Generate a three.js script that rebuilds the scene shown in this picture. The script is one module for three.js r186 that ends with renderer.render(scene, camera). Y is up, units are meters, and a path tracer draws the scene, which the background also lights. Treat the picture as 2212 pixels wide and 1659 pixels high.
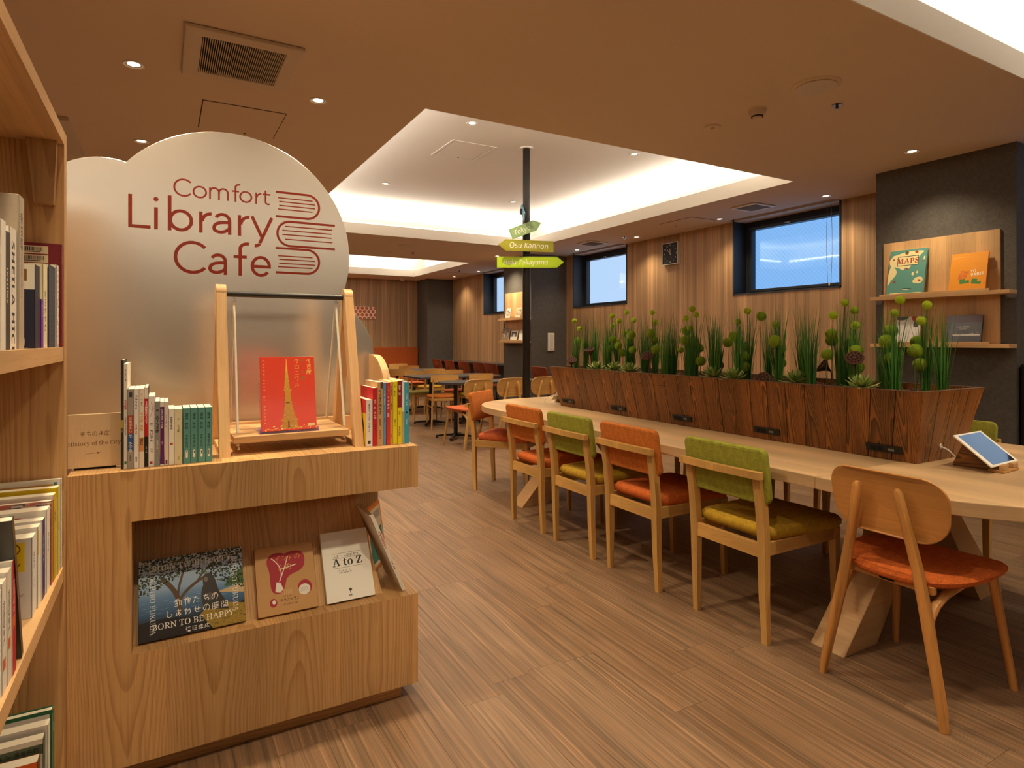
import * as THREE from 'three';
import { RoundedBoxGeometry } from 'three/addons/geometries/RoundedBoxGeometry.js';
import { mergeGeometries, mergeVertices, toCreasedNormals } from 'three/addons/utils/BufferGeometryUtils.js';
import { RectAreaLightUniformsLib } from 'three/addons/lights/RectAreaLightUniformsLib.js';

// ---------------------------------------------------------------- camera, sky, exposure
const IMG_W = 2212, IMG_H = 1659, FOCAL = 1329.5;
const scene = new THREE.Scene();
const camera = new THREE.PerspectiveCamera(2 * Math.atan(IMG_H / 2 / FOCAL) * 180 / Math.PI, IMG_W / IMG_H, 0.05, 100);
camera.position.set(0, 1.25, 0);
camera.rotation.set(0, -29.614 * Math.PI / 180, 0);
camera.setViewOffset(IMG_W, IMG_H, 0, IMG_H / 2 - 734.5, IMG_W, IMG_H);   // shift lens: verticals stay vertical
const renderer = new THREE.WebGLRenderer({ antialias: true });
renderer.toneMapping = THREE.LinearToneMapping;
renderer.toneMappingExposure = 1.12;
renderer.shadowMap.enabled = true;
RectAreaLightUniformsLib.init();
scene.background = new THREE.Color().setRGB(0.64, 0.80, 1.02);             // even blue dusk outside the frosted panes

// light levels (candela / radiance) and colours
const WARM = new THREE.Color().setRGB(1.0, 0.81, 0.52), COVE = new THREE.Color().setRGB(1.0, 0.90, 0.76);
const SPOT = 8, COVE_L = 34;

// ---------------------------------------------------------------- helpers
let rs = 12345;
const rnd = (a = 1, b) => { rs = (rs + 0x6d2b79f5) | 0; let t = Math.imul(rs ^ (rs >>> 15), 1 | rs); t = (t + Math.imul(t ^ (t >>> 7), 61 | t)) ^ t; const r = ((t ^ (t >>> 14)) >>> 0) / 4294967296; return b === undefined ? r * a : a + r * (b - a); };
const D = Math.PI / 180, V3 = (x, y, z) => new THREE.Vector3(x, y, z), V2 = (x, y) => new THREE.Vector2(x, y);
const count = new Map();
function numbered(n) { const k = count.get(n) ?? 0; count.set(n, k + 1); return k ? n + '_' + String(k).padStart(3, '0') : n; }
function thing(name, label, category, [x, y, z] = [0, 0, 0], turn = 0, group) {
  const o = new THREE.Group(); o.name = numbered(name); scene.add(o);
  o.position.set(x, y, z); o.rotation.y = turn; o.userData = { label, category };
  if (group) o.userData.group = group;
  return o;
}
function dup(src, label, [x, y, z], turn = 0) {
  const o = src.clone(); o.name = numbered(src.name.replace(/_\d+$/, '')); o.userData = { ...src.userData, label };
  o.position.set(x, y, z); o.rotation.set(0, turn, 0); scene.add(o); return o;
}
function part(parent, name, geo, mat, label) {
  const m = new THREE.Mesh(geo, mat); m.name = name; m.castShadow = m.receiveShadow = true;
  if (label) m.userData.label = label;
  parent.add(m); return m;
}
function struct(name, geo, mat) { const m = new THREE.Mesh(geo, mat); m.name = name; m.userData.kind = 'structure'; m.castShadow = m.receiveShadow = true; scene.add(m); return m; }
function uvm(g, grain = 'y', ou = 0, ov = 0) {          // uv in metres, grain axis along v
  g = g.index ? g.toNonIndexed() : g;
  const p = g.attributes.position, uv = new Float32Array(p.count * 2), a = V3(), b = V3(), c = V3(), gi = 'xyz'.indexOf(grain);
  for (let i = 0; i < p.count; i += 3) {
    a.fromBufferAttribute(p, i); b.fromBufferAttribute(p, i + 1); c.fromBufferAttribute(p, i + 2);
    const n = b.clone().sub(a).cross(c.clone().sub(a)), m = [Math.abs(n.x), Math.abs(n.y), Math.abs(n.z)];
    const k = m.indexOf(Math.max(...m)); let rest = [0, 1, 2].filter((q) => q !== k);
    if (rest[0] === gi) rest = [rest[1], rest[0]];
    [a, b, c].forEach((v, q) => { const e = [v.x, v.y, v.z]; uv[(i + q) * 2] = e[rest[0]] + ou + k * .31; uv[(i + q) * 2 + 1] = e[rest[1]] + ov; });
  }
  g.setAttribute('uv', new THREE.BufferAttribute(uv, 2)); return g;
}
// boxes given by their two corners
function bx(x0, y0, z0, x1, y1, z1, r = 0, grain = 'y', seg = 1) {
  const w = Math.abs(x1 - x0), h = Math.abs(y1 - y0), d = Math.abs(z1 - z0);
  const g = r > 0 ? new RoundedBoxGeometry(w, h, d, seg, Math.min(r, w / 2.01, h / 2.01, d / 2.01)) : new THREE.BoxGeometry(w, h, d);
  g.translate((x0 + x1) / 2, (y0 + y1) / 2, (z0 + z1) / 2);
  return uvm(g, grain, ((x0 * 7.3 + z0 * 3.1) % 1), ((x0 * 3.7 + y0 * 1.9) % 1));
}
const merge = (l) => mergeGeometries(l.map((g) => { g = g.index ? g.toNonIndexed() : g; for (const k of Object.keys(g.attributes)) if (!['position', 'normal', 'uv'].includes(k)) g.deleteAttribute(k); if (!g.attributes.uv) g.setAttribute('uv', new THREE.BufferAttribute(new Float32Array(g.attributes.position.count * 2), 2)); return g; }));
const poly = (pts) => new THREE.Shape(pts.map(([x, y]) => V2(x, y)));
function extr(shape, depth, bevel = 0, curve = 12) {
  const g = new THREE.ExtrudeGeometry(shape, { depth: depth - 2 * bevel, bevelEnabled: bevel > 0, bevelThickness: bevel, bevelSize: bevel, bevelOffset: -bevel, bevelSegments: 2, curveSegments: curve });
  if (bevel) g.translate(0, 0, bevel); return g;
}
function rrect(w, h, r, x = -w / 2, y = -h / 2) {
  const s = new THREE.Shape(); s.moveTo(x + r, y); s.lineTo(x + w - r, y); s.absarc(x + w - r, y + r, r, -Math.PI / 2, 0); s.lineTo(x + w, y + h - r); s.absarc(x + w - r, y + h - r, r, 0, Math.PI / 2);
  s.lineTo(x + r, y + h); s.absarc(x + r, y + h - r, r, Math.PI / 2, Math.PI); s.lineTo(x, y + r); s.absarc(x + r, y + r, r, Math.PI, 1.5 * Math.PI); return s;
}
// a bar of varying section along points: rad(t) -> [halfwidth a, halfwidth b]; square or round
function bar(pts, rad, sides = 4, round = false, up = V3(0, 0, 1)) {
  const n = pts.length, pos = [], idx = [], P = pts.map((p) => V3(...p)), rows = sides;
  for (let i = 0; i < n; i++) {
    const t = P[Math.min(n - 1, i + 1)].clone().sub(P[Math.max(0, i - 1)]).normalize(), s = up.clone().cross(t).normalize(), q = t.clone().cross(s), [ra, rb] = rad(i / (n - 1));
    for (let k = 0; k < rows; k++) {
      const an = (k + (round ? 0 : .5)) / rows * Math.PI * 2, f = round ? 1 : Math.SQRT2;
      pos.push(...P[i].clone().addScaledVector(s, Math.cos(an) * ra * f).addScaledVector(q, Math.sin(an) * rb * f).toArray());
    }
  }
  for (let i = 0; i < n - 1; i++) for (let k = 0; k < rows; k++) { const a = i * rows + k, b = i * rows + (k + 1) % rows; idx.push(a, b, a + rows, b, b + rows, a + rows); }
  for (let k = 1; k < rows - 1; k++) { idx.push(0, k + 1, k); const o = (n - 1) * rows; idx.push(o, o + k, o + k + 1); }
  let g = new THREE.BufferGeometry(); g.setAttribute('position', new THREE.Float32BufferAttribute(pos, 3)); g.setIndex(idx);
  g = round ? toCreasedNormals(g, 0.9) : toCreasedNormals(g, 0.5); return uvm(g, 'y', rnd(), rnd());
}
const tube = (pts, r, seg = 40, rad = 8) => new THREE.TubeGeometry(new THREE.CatmullRomCurve3(pts.map((p) => V3(...p))), seg, r, rad);
const cyl = (r0, r1, h, x, y, z, n = 24) => new THREE.CylinderGeometry(r0, r1, h, n).translate(x, y, z);

// ---------------------------------------------------------------- procedural textures
const hash = (i, j, s) => { let h = Math.imul(i, 374761393) ^ Math.imul(j, 668265263) ^ Math.imul(s, 2246822519); h = Math.imul(h ^ (h >>> 13), 1274126177); return ((h ^ (h >>> 16)) >>> 0) / 4294967296; };
function pn(x, y, px, py, s) {                               // periodic value noise, -1..1
  const xi = Math.floor(x), yi = Math.floor(y); let fx = x - xi, fy = y - yi; fx = fx * fx * (3 - 2 * fx); fy = fy * fy * (3 - 2 * fy);
  const X = (k) => ((xi + k) % px + px) % px, Y = (k) => ((yi + k) % py + py) % py;
  const a = hash(X(0), Y(0), s), b = hash(X(1), Y(0), s), c = hash(X(0), Y(1), s), d = hash(X(1), Y(1), s);
  return (a + (b - a) * fx + (c - a) * fy + (a - b - c + d) * fx * fy) * 2 - 1;
}
function tex(w, h, su, sv, f, srgb = true) {                 // su x sv metres
  const d = new Uint8Array(w * h * 4);
  for (let j = 0; j < h; j++) for (let i = 0; i < w; i++) { const c = f((i + .5) / w, (j + .5) / h), o = (j * w + i) * 4; d[o] = c[0]; d[o + 1] = c[1]; d[o + 2] = c[2]; d[o + 3] = 255; }
  const t = new THREE.DataTexture(d, w, h); t.wrapS = t.wrapT = THREE.RepeatWrapping; t.magFilter = THREE.LinearFilter; t.minFilter = THREE.LinearMipmapLinearFilter; t.generateMipmaps = true;
  if (srgb) t.colorSpace = THREE.SRGBColorSpace; t.repeat.set(1 / su, 1 / sv); t.needsUpdate = true; return t;
}
const clamp = (x, a = 0, b = 255) => Math.max(a, Math.min(b, x)), lerp = (a, b, t) => a + (b - a) * t;
// sawn timber: parabolic ring lines (cathedrals) in leaves, plus pores running along v
function wood(o) {
  const { w = 1024, h = 1024, su = 1, sv = 1.6, leaves = 4, base, dark, ring = .5, pore = .3, tone = .12, rings = 6, bend = 9, seed = 1, sharp = 3, warp = 1.2 } = o;
  return tex(w, h, su, sv, (u, v) => {
    const L = u * leaves, k = Math.floor(L), q = L - k, c0 = .3 + .4 * hash(k, 5, seed), dir = hash(k, 9, seed) > .5 ? 1 : -1, sh = hash(k, 3, seed);
    const du = (q - c0), wv = pn(u * leaves * 2, v * 5, leaves * 2, 5, seed) * warp + pn(u * leaves * 8, v * 14, leaves * 8, 14, seed + 1) * .25;
    const R = bend * du * du * (1 + .4 * hash(k, 7, seed)) * 4 + dir * rings * v + wv + sh * 7, fr = R - Math.floor(R);
    const line = Math.pow(fr, sharp) * (1 - Math.pow(fr, 24)) * ring;
    const po = Math.max(0, pn(u * su * 700, v * sv * 14, Math.round(su * 700), Math.round(sv * 14), seed + 2)) * pore + pn(u * su * 260, v * sv * 4, Math.round(su * 260), Math.round(sv * 4), seed + 3) * pore * .5;
    const tn = 1 + tone * (pn(u * 7, v * 3, 7, 3, seed + 4) + (hash(k, 1, seed) - .5) * 1.2), m = clamp(line + po * .6, 0, 1);
    return [0, 1, 2].map((i) => clamp(lerp(base[i], dark[i], m) * tn));
  });
}
const std = (o) => new THREE.MeshStandardMaterial(o);
const phy = (o) => new THREE.MeshPhysicalMaterial(o);
const rgb = (r, g, b) => new THREE.Color(`rgb(${r},${g},${b})`);
const M = {};
M.oak = std({ map: wood({ base: [202, 160, 108], dark: [136, 90, 46], ring: .5, pore: .34, bend: 7, rings: 5, seed: 11, leaves: 4, su: 1, sv: 1.7 }), roughness: .5 });
M.oakDark = std({ map: wood({ base: [190, 142, 88], dark: [128, 80, 38], ring: .45, pore: .3, bend: 6, rings: 4, seed: 12, leaves: 3, su: 1, sv: 1.7 }), roughness: .45 });
M.oakPlain = std({ map: wood({ base: [216, 174, 124], dark: [168, 120, 72], ring: .2, pore: .38, bend: 2, rings: 2, seed: 13, leaves: 8, su: .8, sv: 1.6, w: 512, h: 512 }), roughness: .5 });
M.beech = std({ map: wood({ base: [206, 160, 92], dark: [160, 110, 50], ring: .25, pore: .32, bend: 2, rings: 3, seed: 14, leaves: 10, su: .6, sv: 1.2, w: 512, h: 512 }), roughness: .42 });
M.beechRed = std({ map: wood({ base: [196, 138, 74], dark: [158, 98, 44], ring: .2, pore: .22, bend: 2, rings: 3, seed: 15, leaves: 10, su: .6, sv: 1.2, w: 512, h: 512 }), roughness: .36 });
M.table = std({ map: wood({ base: [206, 172, 130], dark: [178, 140, 98], ring: .16, pore: .4, bend: 3, rings: 3, seed: 16, leaves: 8, su: .9, sv: 1.5, w: 512, h: 512 }), roughness: .38 });
M.tableLeg = std({ map: M.table.map, color: rgb(240, 226, 208), roughness: .5 });
const plankMap = tex(1024, 1024, 1.05, 1.9, (u, v) => {
  const k = Math.floor(u * 7), s = 60 + k, y = v + hash(k, 2, 61), N = (a, b, q) => pn(u * a, y * b, a, b, q);
  const wob = pn(u * 14, y * 4, 14, 4, s) * .012, f = (a, b, q) => pn((u + wob) * a, y * b, a, b, q);
  const st = f(168, 4, 62), fine = f(420, 9, 63), grain = Math.max(0, f(245, 6, 64) - .25), dk = Math.max(0, f(112, 3, 65) - .35);
  const t = 1 + st * .12 + fine * .10 + grain * .28 - dk * .38 + N(21, 3, 66) * .03;
  return [132, 104, 80].map((b, i) => clamp(b * t * (1 - .02 * i * st)));
});
M.plank = ['#ffffff', '#faf7f4', '#f4f0ec'].map((c) => std({ map: plankMap, color: new THREE.Color(c), roughness: .42 }));
M.wallWood = std({ map: tex(1024, 256, 1.6, 2.4, (u, v) => { const a = pn(u * 300, v * 3, 300, 3, 21) * .10 + pn(u * 90, v * 2, 90, 2, 22) * .10 + pn(u * 24, v, 24, 1, 23) * .10 + pn(u * 560, v * 9, 560, 9, 24) * .05; return [176, 139, 102].map((b) => clamp(b * (1 + a))); }), roughness: .55 });
const stain = (seed) => std({ map: wood({ base: [158, 100, 46], dark: [58, 32, 13], ring: .9, pore: .4, bend: 5, rings: 7, seed, leaves: 4, su: .44, sv: 1.1, w: 512, h: 512, tone: .16, sharp: 1.6, warp: 1.6 }), roughness: .38 });
M.stain = [31, 32, 33].map(stain);
M.ceil = std({ color: new THREE.Color().setRGB(.68, .54, .42), roughness: .95 });
M.ceilWhite = std({ color: new THREE.Color().setRGB(.84, .82, .78), roughness: .95 });
M.lip = std({ color: new THREE.Color().setRGB(.80, .74, .64), roughness: .9 });
M.white = std({ color: rgb(238, 234, 226), roughness: .5 });
M.tan = std({ color: new THREE.Color().setRGB(.62, .52, .42), roughness: .6 });
M.darkWall = std({ map: tex(256, 256, .5, .5, (u, v) => { const a = pn(u * 128, v * 128, 128, 128, 41) * .12 + pn(u * 20, v * 20, 20, 20, 42) * .05; return [92, 87, 83].map((b) => clamp(b * (1 + a))); }), roughness: .8 });
M.black = std({ color: rgb(22, 22, 24), roughness: .4 });
M.blackMatte = std({ color: rgb(18, 17, 17), roughness: .8 });
M.frame = std({ color: rgb(36, 40, 46), roughness: .4 });
M.reveal = std({ color: rgb(48, 54, 62), roughness: .5 });
M.steel = std({ color: rgb(190, 190, 190), roughness: .25, metalness: 1 });
M.pole = std({ color: rgb(42, 38, 36), roughness: .3, metalness: .4 });
M.barMetal = std({ color: rgb(70, 68, 68), roughness: .45, metalness: .5 });
M.darkTop = std({ color: rgb(66, 64, 66), roughness: .45 });
const weave = (seed) => tex(256, 256, .12, .12, (u, v) => { const a = pn(u * 64, v * 128, 64, 128, seed) * .14 + pn(u * 128, v * 40, 128, 40, seed + 1) * .1 + pn(u * 9, v * 9, 9, 9, seed + 2) * .06; const b = clamp(226 * (1 + a)); return [b, b, b]; });
const weaveT = weave(51);
const cloth = (r, g, b) => phy({ map: weaveT, color: rgb(r, g, b), roughness: .9, sheen: .3, sheenRoughness: .6, sheenColor: rgb(r, g, b) });
M.orange = cloth(216, 122, 40); M.red = cloth(224, 110, 36); M.lime = cloth(164, 164, 52); M.mustard = cloth(200, 158, 34); M.olive = cloth(190, 176, 84); M.bench = cloth(204, 100, 38); M.coral = cloth(226, 112, 62);
M.leather = std({ color: rgb(122, 48, 22), roughness: .5 });
M.paper = std({ color: rgb(236, 228, 210), roughness: .85 });
M.rope = std({ map: tex(64, 64, .02, .02, (u, v) => { const b = 215 + 30 * Math.sin((u * 2 + v) * Math.PI * 4); return [b, b * .97, b * .9].map((x) => clamp(x)); }), roughness: .9 });
M.acrylic = phy({ color: rgb(245, 240, 250), transmission: 1, roughness: .03, thickness: 0, ior: 1.49 });
// ---------------------------------------------------------------- print: stroke glyphs and an atlas
// each glyph: strokes of points on a 0..9 grid, y down
const G = {};
`の 5242371806133161848669|ま 1282 1585 515658382846578 8|ち 1272 4025364755758778 49|は 1118 3383 6168583948578 8|み 11611708163688 7479|つ 03226274867859|き 1373 1575 3176 25275869|に 1118 3373 36284878|な 1252 3016 6182 555848474 8788|る 11612534646668484647|や 0443748657 5142 2149|れ 2119 0332 286351616878|こ 2262 162878|い 111728 6276|う 3050 135274765849|す 0282 5056374655657869|べ 063388 6173 7183|て 118154466879|じ 2117395988 6163 7173|ん 4108345547588785|た 0252 3109 5484 4878|し 202738598775|あ 1272 4047 642518284677594|わ 2119 0333 28446275776859|せ 0484 6156 21273888|ひ 025226172868 5 7172 84|も 4036285877 1262 1565|ぶ 3050 2449 3659|ょ 5057 575937|ト 2129 2457|ド 2129 2457 5161 7181|イ 714406 5249|ン 1233 185884|ス 11716153 095688|ー 1585|ヌ 117161 3567 6109|ビ 21285888 2575 6163 7183|ク 312104 3171647159|ロ 1282 8288 8818 1218|ニ 2272 1888|カ 1267 12725848 4019|ル 212619 61588684|テ 2272 0585 5459|レ 21288 5|ブ 1171634719 7183 8193|ッ 1316 3336 7359|ラ 2272 148439|タ 302204 3172663 9 3566|モ 1272 1575 41484878|リ 2126 615739|メ 7118 2467|チ 7012 0585 5119|ア 117153 4237|ハ 3108 5188|ル 212619 615886|名 413204 3171510 9 3464 3479 4679 7679|古 1282 5055 2575 2529 7579 2979|屋 1181 8184 1484 1109 2676 5559 1989 2373|地 0444 2128 0947 5159 5989 7167 4573 7376|図 1119 1181 8189 1989 3345 5355 3757 6238|本 0383 5059 5208 5288|街 2003 2209 1519 3262 4145 3666 3868 6989 7181 6484 7479|国 1119 1181 8189 1989 3373 3575 3777 5357|盗 1040 3214 5080 6174 1686 1689 3639 6069 8689 0999|物 2029 0232 0542 5032 4282 8269 5256 6257|語 0131 0333 0535 0737 0739 3739 5181 5575 6153 7175 5787 5759 8789 5989|東 0282 5059 2474 2477 7477 2777 5708 5788|海 0112 0314 0918 4022 3282 3338 7378 2585 3878|鉄 2002 2042 0444 0646 2029 0949 5282 4585 6152 6259 6489|道 0112 0425 0989 0538 3282 4020 6050 4377 4347 7377|新 0242 0444 0646 2629 6051 6159 6484 7479|日 2129 2171 7179 2575 2979|異 2171 2174 7174 5154 2272 3538 6568 1686 0898|界 2171 2174 7174 5154 2373 4507 5587 3639 6669|動 1150 0252 0343 1646 2049 0949 6383 6168 8389|瞬 0109 0131 3139 0434 0636 0939 4181 4484 4686 6069 4888|間 0109 0131 3134 0434 5181 8189 5154 5484 3639 3666 6669 3868|福 1020 0232 3205 2229 4181 5373 5353 4787 4749 8789 4989 6769 4888|田 1118 1181 8188 1585 5158 1888|幸 1282 5059 0484 3226 1787 0888|広 5052 1282 1209 5337 3788 6688|来 1282 0585 5059 3244 7264 5508 5588|歴 1181 1109 3233 2243 3235 6263 5383 6266 1989 5559 3639|塔 0434 1118 0838 3282 4144 6164 5345 5387 5767 4749 7779|喫 0108 0131 3138 0838 4282 5155 6265 7292 8495 5788 6499|茶 1282 3134 6164 5408 5488 3676 5559|店 5052 1282 1209 5256 5474 3676 3639 7679 3979|敏 2104 1151 1347 1646 6051 6382 7159 5489|竹 2103 2145 3338 6053 6195 7378|之 5052 1373 7319 1989|最 2070 2040 1373 3339 6378 5388|今 5003 5093 3464 2686 6549|昔 1282 3135 6165 0585 2678 7679 2979|鑑 2012 0343 2028 0949 5181 5585 6068 4989|楽 3161 3565 3136 0686 5059 5018 5088|版 1019 1343 5181 5259 6388 8348|司 1171 7179 2353 2555 2558 5558|馬 1116 1171 1373 1575 1686 8659 4142|遼 0112 0538 0989 3282 6047 4477 5667|太 1383 5018 5588|郎 1040 0242 0545 0609 6168 8173 8188|安 5052 1282 3237 0585 3488 6619|引 1141 4144 1444 1447 4749 7179|宏 5052 1282 1585 3418 5588|訳 0131 0333 0535 0739 5181 5555 5108 5588 8185|夢 1282 3133 6163 1474 5547 0686|芸 1282 1575 0888|完 5052 1282 2373 0585 3518 6588|全 5003 5093 2373 1676 5359 0989|学 2132 5152 1383 2474 5459|史 1171 1174 7174 5058 5888|書 1171 0383 1575 5057 2777 2979|文 5052 0383 2388 7318|庫 5052 1282 1209 3373 5359 2989|心 1318 3338 3878 5354 7386|臓 0109 0131 3139 4181 4249 5388 8399|絵 2003 3214 0636 2029 5003 5388 5686|大 0383 5008 5388|洋 0112 0314 0918 3243 7263 2282 5059 3585|百 0181 2328 2373 7378 2878 2575`.split('|').forEach((l) => { const k = l.indexOf(' '); G[l.slice(0, k)] = l.slice(k + 1); });
function glyph(c, ch, x, y, s, wd, vertical) {
  if (ch === 'ー' && vertical) { c.moveTo(x + s * .5, y + s * .12); c.lineTo(x + s * .5, y + s * .88); return true; }
  const g = G[ch]; if (!g) return false;
  for (const st of g.split(' ')) for (let i = 0; i + 1 < st.length; i += 2) { const a = x + s * (.06 + .098 * +st[i]), b = y + s * (.06 + .098 * +st[i + 1]); i ? c.lineTo(a, b) : c.moveTo(a, b); }
  return true;
}
// text in Japanese or Latin letters; (x, y) is the top left corner, s the size of one character
function write(c, text, x, y, s, color, o = {}) {
  const { v = false, w = .09, font = 'sans-serif', gap = 0 } = o; let px = x, py = y;
  c.strokeStyle = c.fillStyle = color; c.lineWidth = Math.max(.8, s * w); c.lineCap = c.lineJoin = 'round'; c.font = `${o.bold ? 'bold ' : ''}${s}px ${font}`; c.textBaseline = 'alphabetic';
  for (const ch of text) {
    if (ch === ' ') { v ? py += s * .5 : px += s * .4; continue; }
    c.beginPath();
    if (glyph(c, ch, px, py, s * .96, w, v)) c.stroke(); else { c.fillText(ch, v ? px + (s - c.measureText(ch).width) / 2 : px, py + s * .86); if (!v) { px += c.measureText(ch).width + gap; continue; } }
    v ? py += s + gap : px += s + gap;
  }
  return v ? py : px;
}
const pages = [];
function newPage() { const cv = document.createElement('canvas'); cv.width = cv.height = 2048; const c = cv.getContext('2d'); const t = new THREE.CanvasTexture(cv); t.colorSpace = THREE.SRGBColorSpace; t.magFilter = THREE.LinearFilter; const p = { c, t, x: 0, y: 0, row: 0, matte: std({ map: t, roughness: .55 }), gloss: phy({ map: t, roughness: .3, clearcoat: .5, clearcoatRoughness: .12 }) }; pages.push(p); return p; }
// a cell of w x h pixels on an atlas page, drawn by f(context, w, h)
function cell(w, h, f, page) {
  w = Math.ceil(w); h = Math.ceil(h); let p = page ?? pages[pages.length - 1] ?? newPage();
  if (p.x + w + 4 > 2048) { p.x = 0; p.y += p.row + 4; p.row = 0; }
  if (p.y + h + 4 > 2048) { if (page) throw new Error('page full'); p = newPage(); }
  const x = p.x + 2, y = p.y + 2; p.x += w + 4; p.row = Math.max(p.row, h);
  p.c.save(); p.c.translate(x, y); p.c.beginPath(); p.c.rect(-1, -1, w + 2, h + 2); p.c.clip(); f(p.c, w, h); p.c.restore();
  return { p, u0: x / 2048, v0: 1 - (y + h) / 2048, u1: (x + w) / 2048, v1: 1 - y / 2048 };
}
const need = (h) => { const p = pages[pages.length - 1]; if (!p || p.y + p.row + h + 8 > 2048) newPage(); return pages[pages.length - 1]; };
// puts a cell on the faces of a geometry whose normal is n; others get the flat colour at (fu, fv) of the cell
function face(geo, n, ax, ay, cl, box, flat) {
  const p = geo.attributes.position, nr = geo.attributes.normal, uv = geo.attributes.uv;
  for (let i = 0; i < p.count; i++) {
    const d = nr.getX(i) * n[0] + nr.getY(i) * n[1] + nr.getZ(i) * n[2]; if (d < .7) continue;
    const q = [p.getX(i), p.getY(i), p.getZ(i)], s = (q[ax[0]] - box[0]) / (box[1] - box[0]), t = (q[ay] - box[2]) / (box[3] - box[2]);
    uv.setXY(i, lerp(cl.u0, cl.u1, ax[1] > 0 ? s : 1 - s), lerp(cl.v0, cl.v1, t));
  }
}
// a book standing on y = 0, spine towards +z, front cover towards +x
function book(o) {
  const { name = 'book', label, group, t, h, d, color = '#fff', spine, front, back, hard = false, gloss = false, ppm = 2600 } = o;
  const b = hard ? .0025 : .0008, lipo = hard ? .003 : .0006;
  need(Math.max(h * ppm * (spine || front || back ? 1 : 0), 10));
  const p = pages[pages.length - 1];
  const cs = spine ? cell(t * ppm, h * ppm, (c, w, H) => { c.fillStyle = o.spineColor ?? color; c.fillRect(-1, -1, w + 2, H + 2); spine(c, w, H); }, p) : cell(4, 4, (c) => { c.fillStyle = o.spineColor ?? color; c.fillRect(-1, -1, 8, 8); }, p);
  const fp = o.coverPpm ?? ppm; let cf = null, cb = null;
  if (front) { cf = cell(d * fp, h * fp, (c, w, H) => { c.fillStyle = color; c.fillRect(-1, -1, w + 2, H + 2); front(c, w, H); }, p); }
  if (back) { cb = cell(d * fp, h * fp, (c, w, H) => { c.fillStyle = o.backColor ?? color; c.fillRect(-1, -1, w + 2, H + 2); back(c, w, H); }, p); }
  const fl = cell(4, 4, (c) => { c.fillStyle = color; c.fillRect(-1, -1, 8, 8); }, p);
  const boards = [bx(-t / 2, 0, -d, -t / 2 + b, h, 0, hard ? .001 : 0), bx(t / 2 - b, 0, -d, t / 2, h, 0, hard ? .001 : 0), bx(-t / 2, 0, -b, t / 2, h, .0004, hard ? .001 : 0)];
  const g = merge(boards); const uv = g.attributes.uv; for (let i = 0; i < uv.count; i++) uv.setXY(i, (fl.u0 + fl.u1) / 2, (fl.v0 + fl.v1) / 2);
  face(g, [0, 0, 1], [0, 1], 1, cs, [-t / 2, t / 2, 0, h]);
  if (cf) face(g, [1, 0, 0], [2, -1], 1, cf, [-d, 0, 0, h]);
  if (cb) face(g, [-1, 0, 0], [2, 1], 1, cb, [-d, 0, 0, h]);
  const r = thing(name, label, 'book', [0, 0, 0], 0, group);
  part(r, 'cover', g, gloss ? p.gloss : p.matte);
  part(r, 'pages', bx(-t / 2 + b + .0002, lipo, -d + lipo * 1.5, t / 2 - b - .0002, h - lipo, -b - .0003), M.paper);
  return r;
}
// leaning picture book, cover towards the viewer: foot at (x, y, z), leaning back by tilt, turned by yaw about y
function lean(r, x, y, z, d, tilt, yaw = 0) {
  const q = new THREE.Quaternion().setFromAxisAngle(V3(0, 1, 0), yaw).multiply(new THREE.Quaternion().setFromAxisAngle(V3(1, 0, 0), -tilt)).multiply(new THREE.Quaternion().setFromAxisAngle(V3(0, 1, 0), -Math.PI / 2));
  r.quaternion.copy(q); r.position.set(x, y, z).add(V3(-d / 2, 0, 0).applyAxisAngle(V3(0, 1, 0), yaw)); return r;
}
M.pane = phy({ color: rgb(240, 247, 253), transmission: 1, roughness: .04, thickness: 0, ior: 1.5 });
M.wired = phy({ map: tex(64, 64, .05, .05, (u, v) => { const a = Math.min(Math.abs(((u + v) % 1) - .5), Math.abs(((u - v + 1) % 1) - .5)); const k = a < .03 ? 214 : 232; return [k - 30, k - 4, k + 16]; }), transmission: 1, roughness: .04, thickness: 0, ior: 1.5 });
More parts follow.
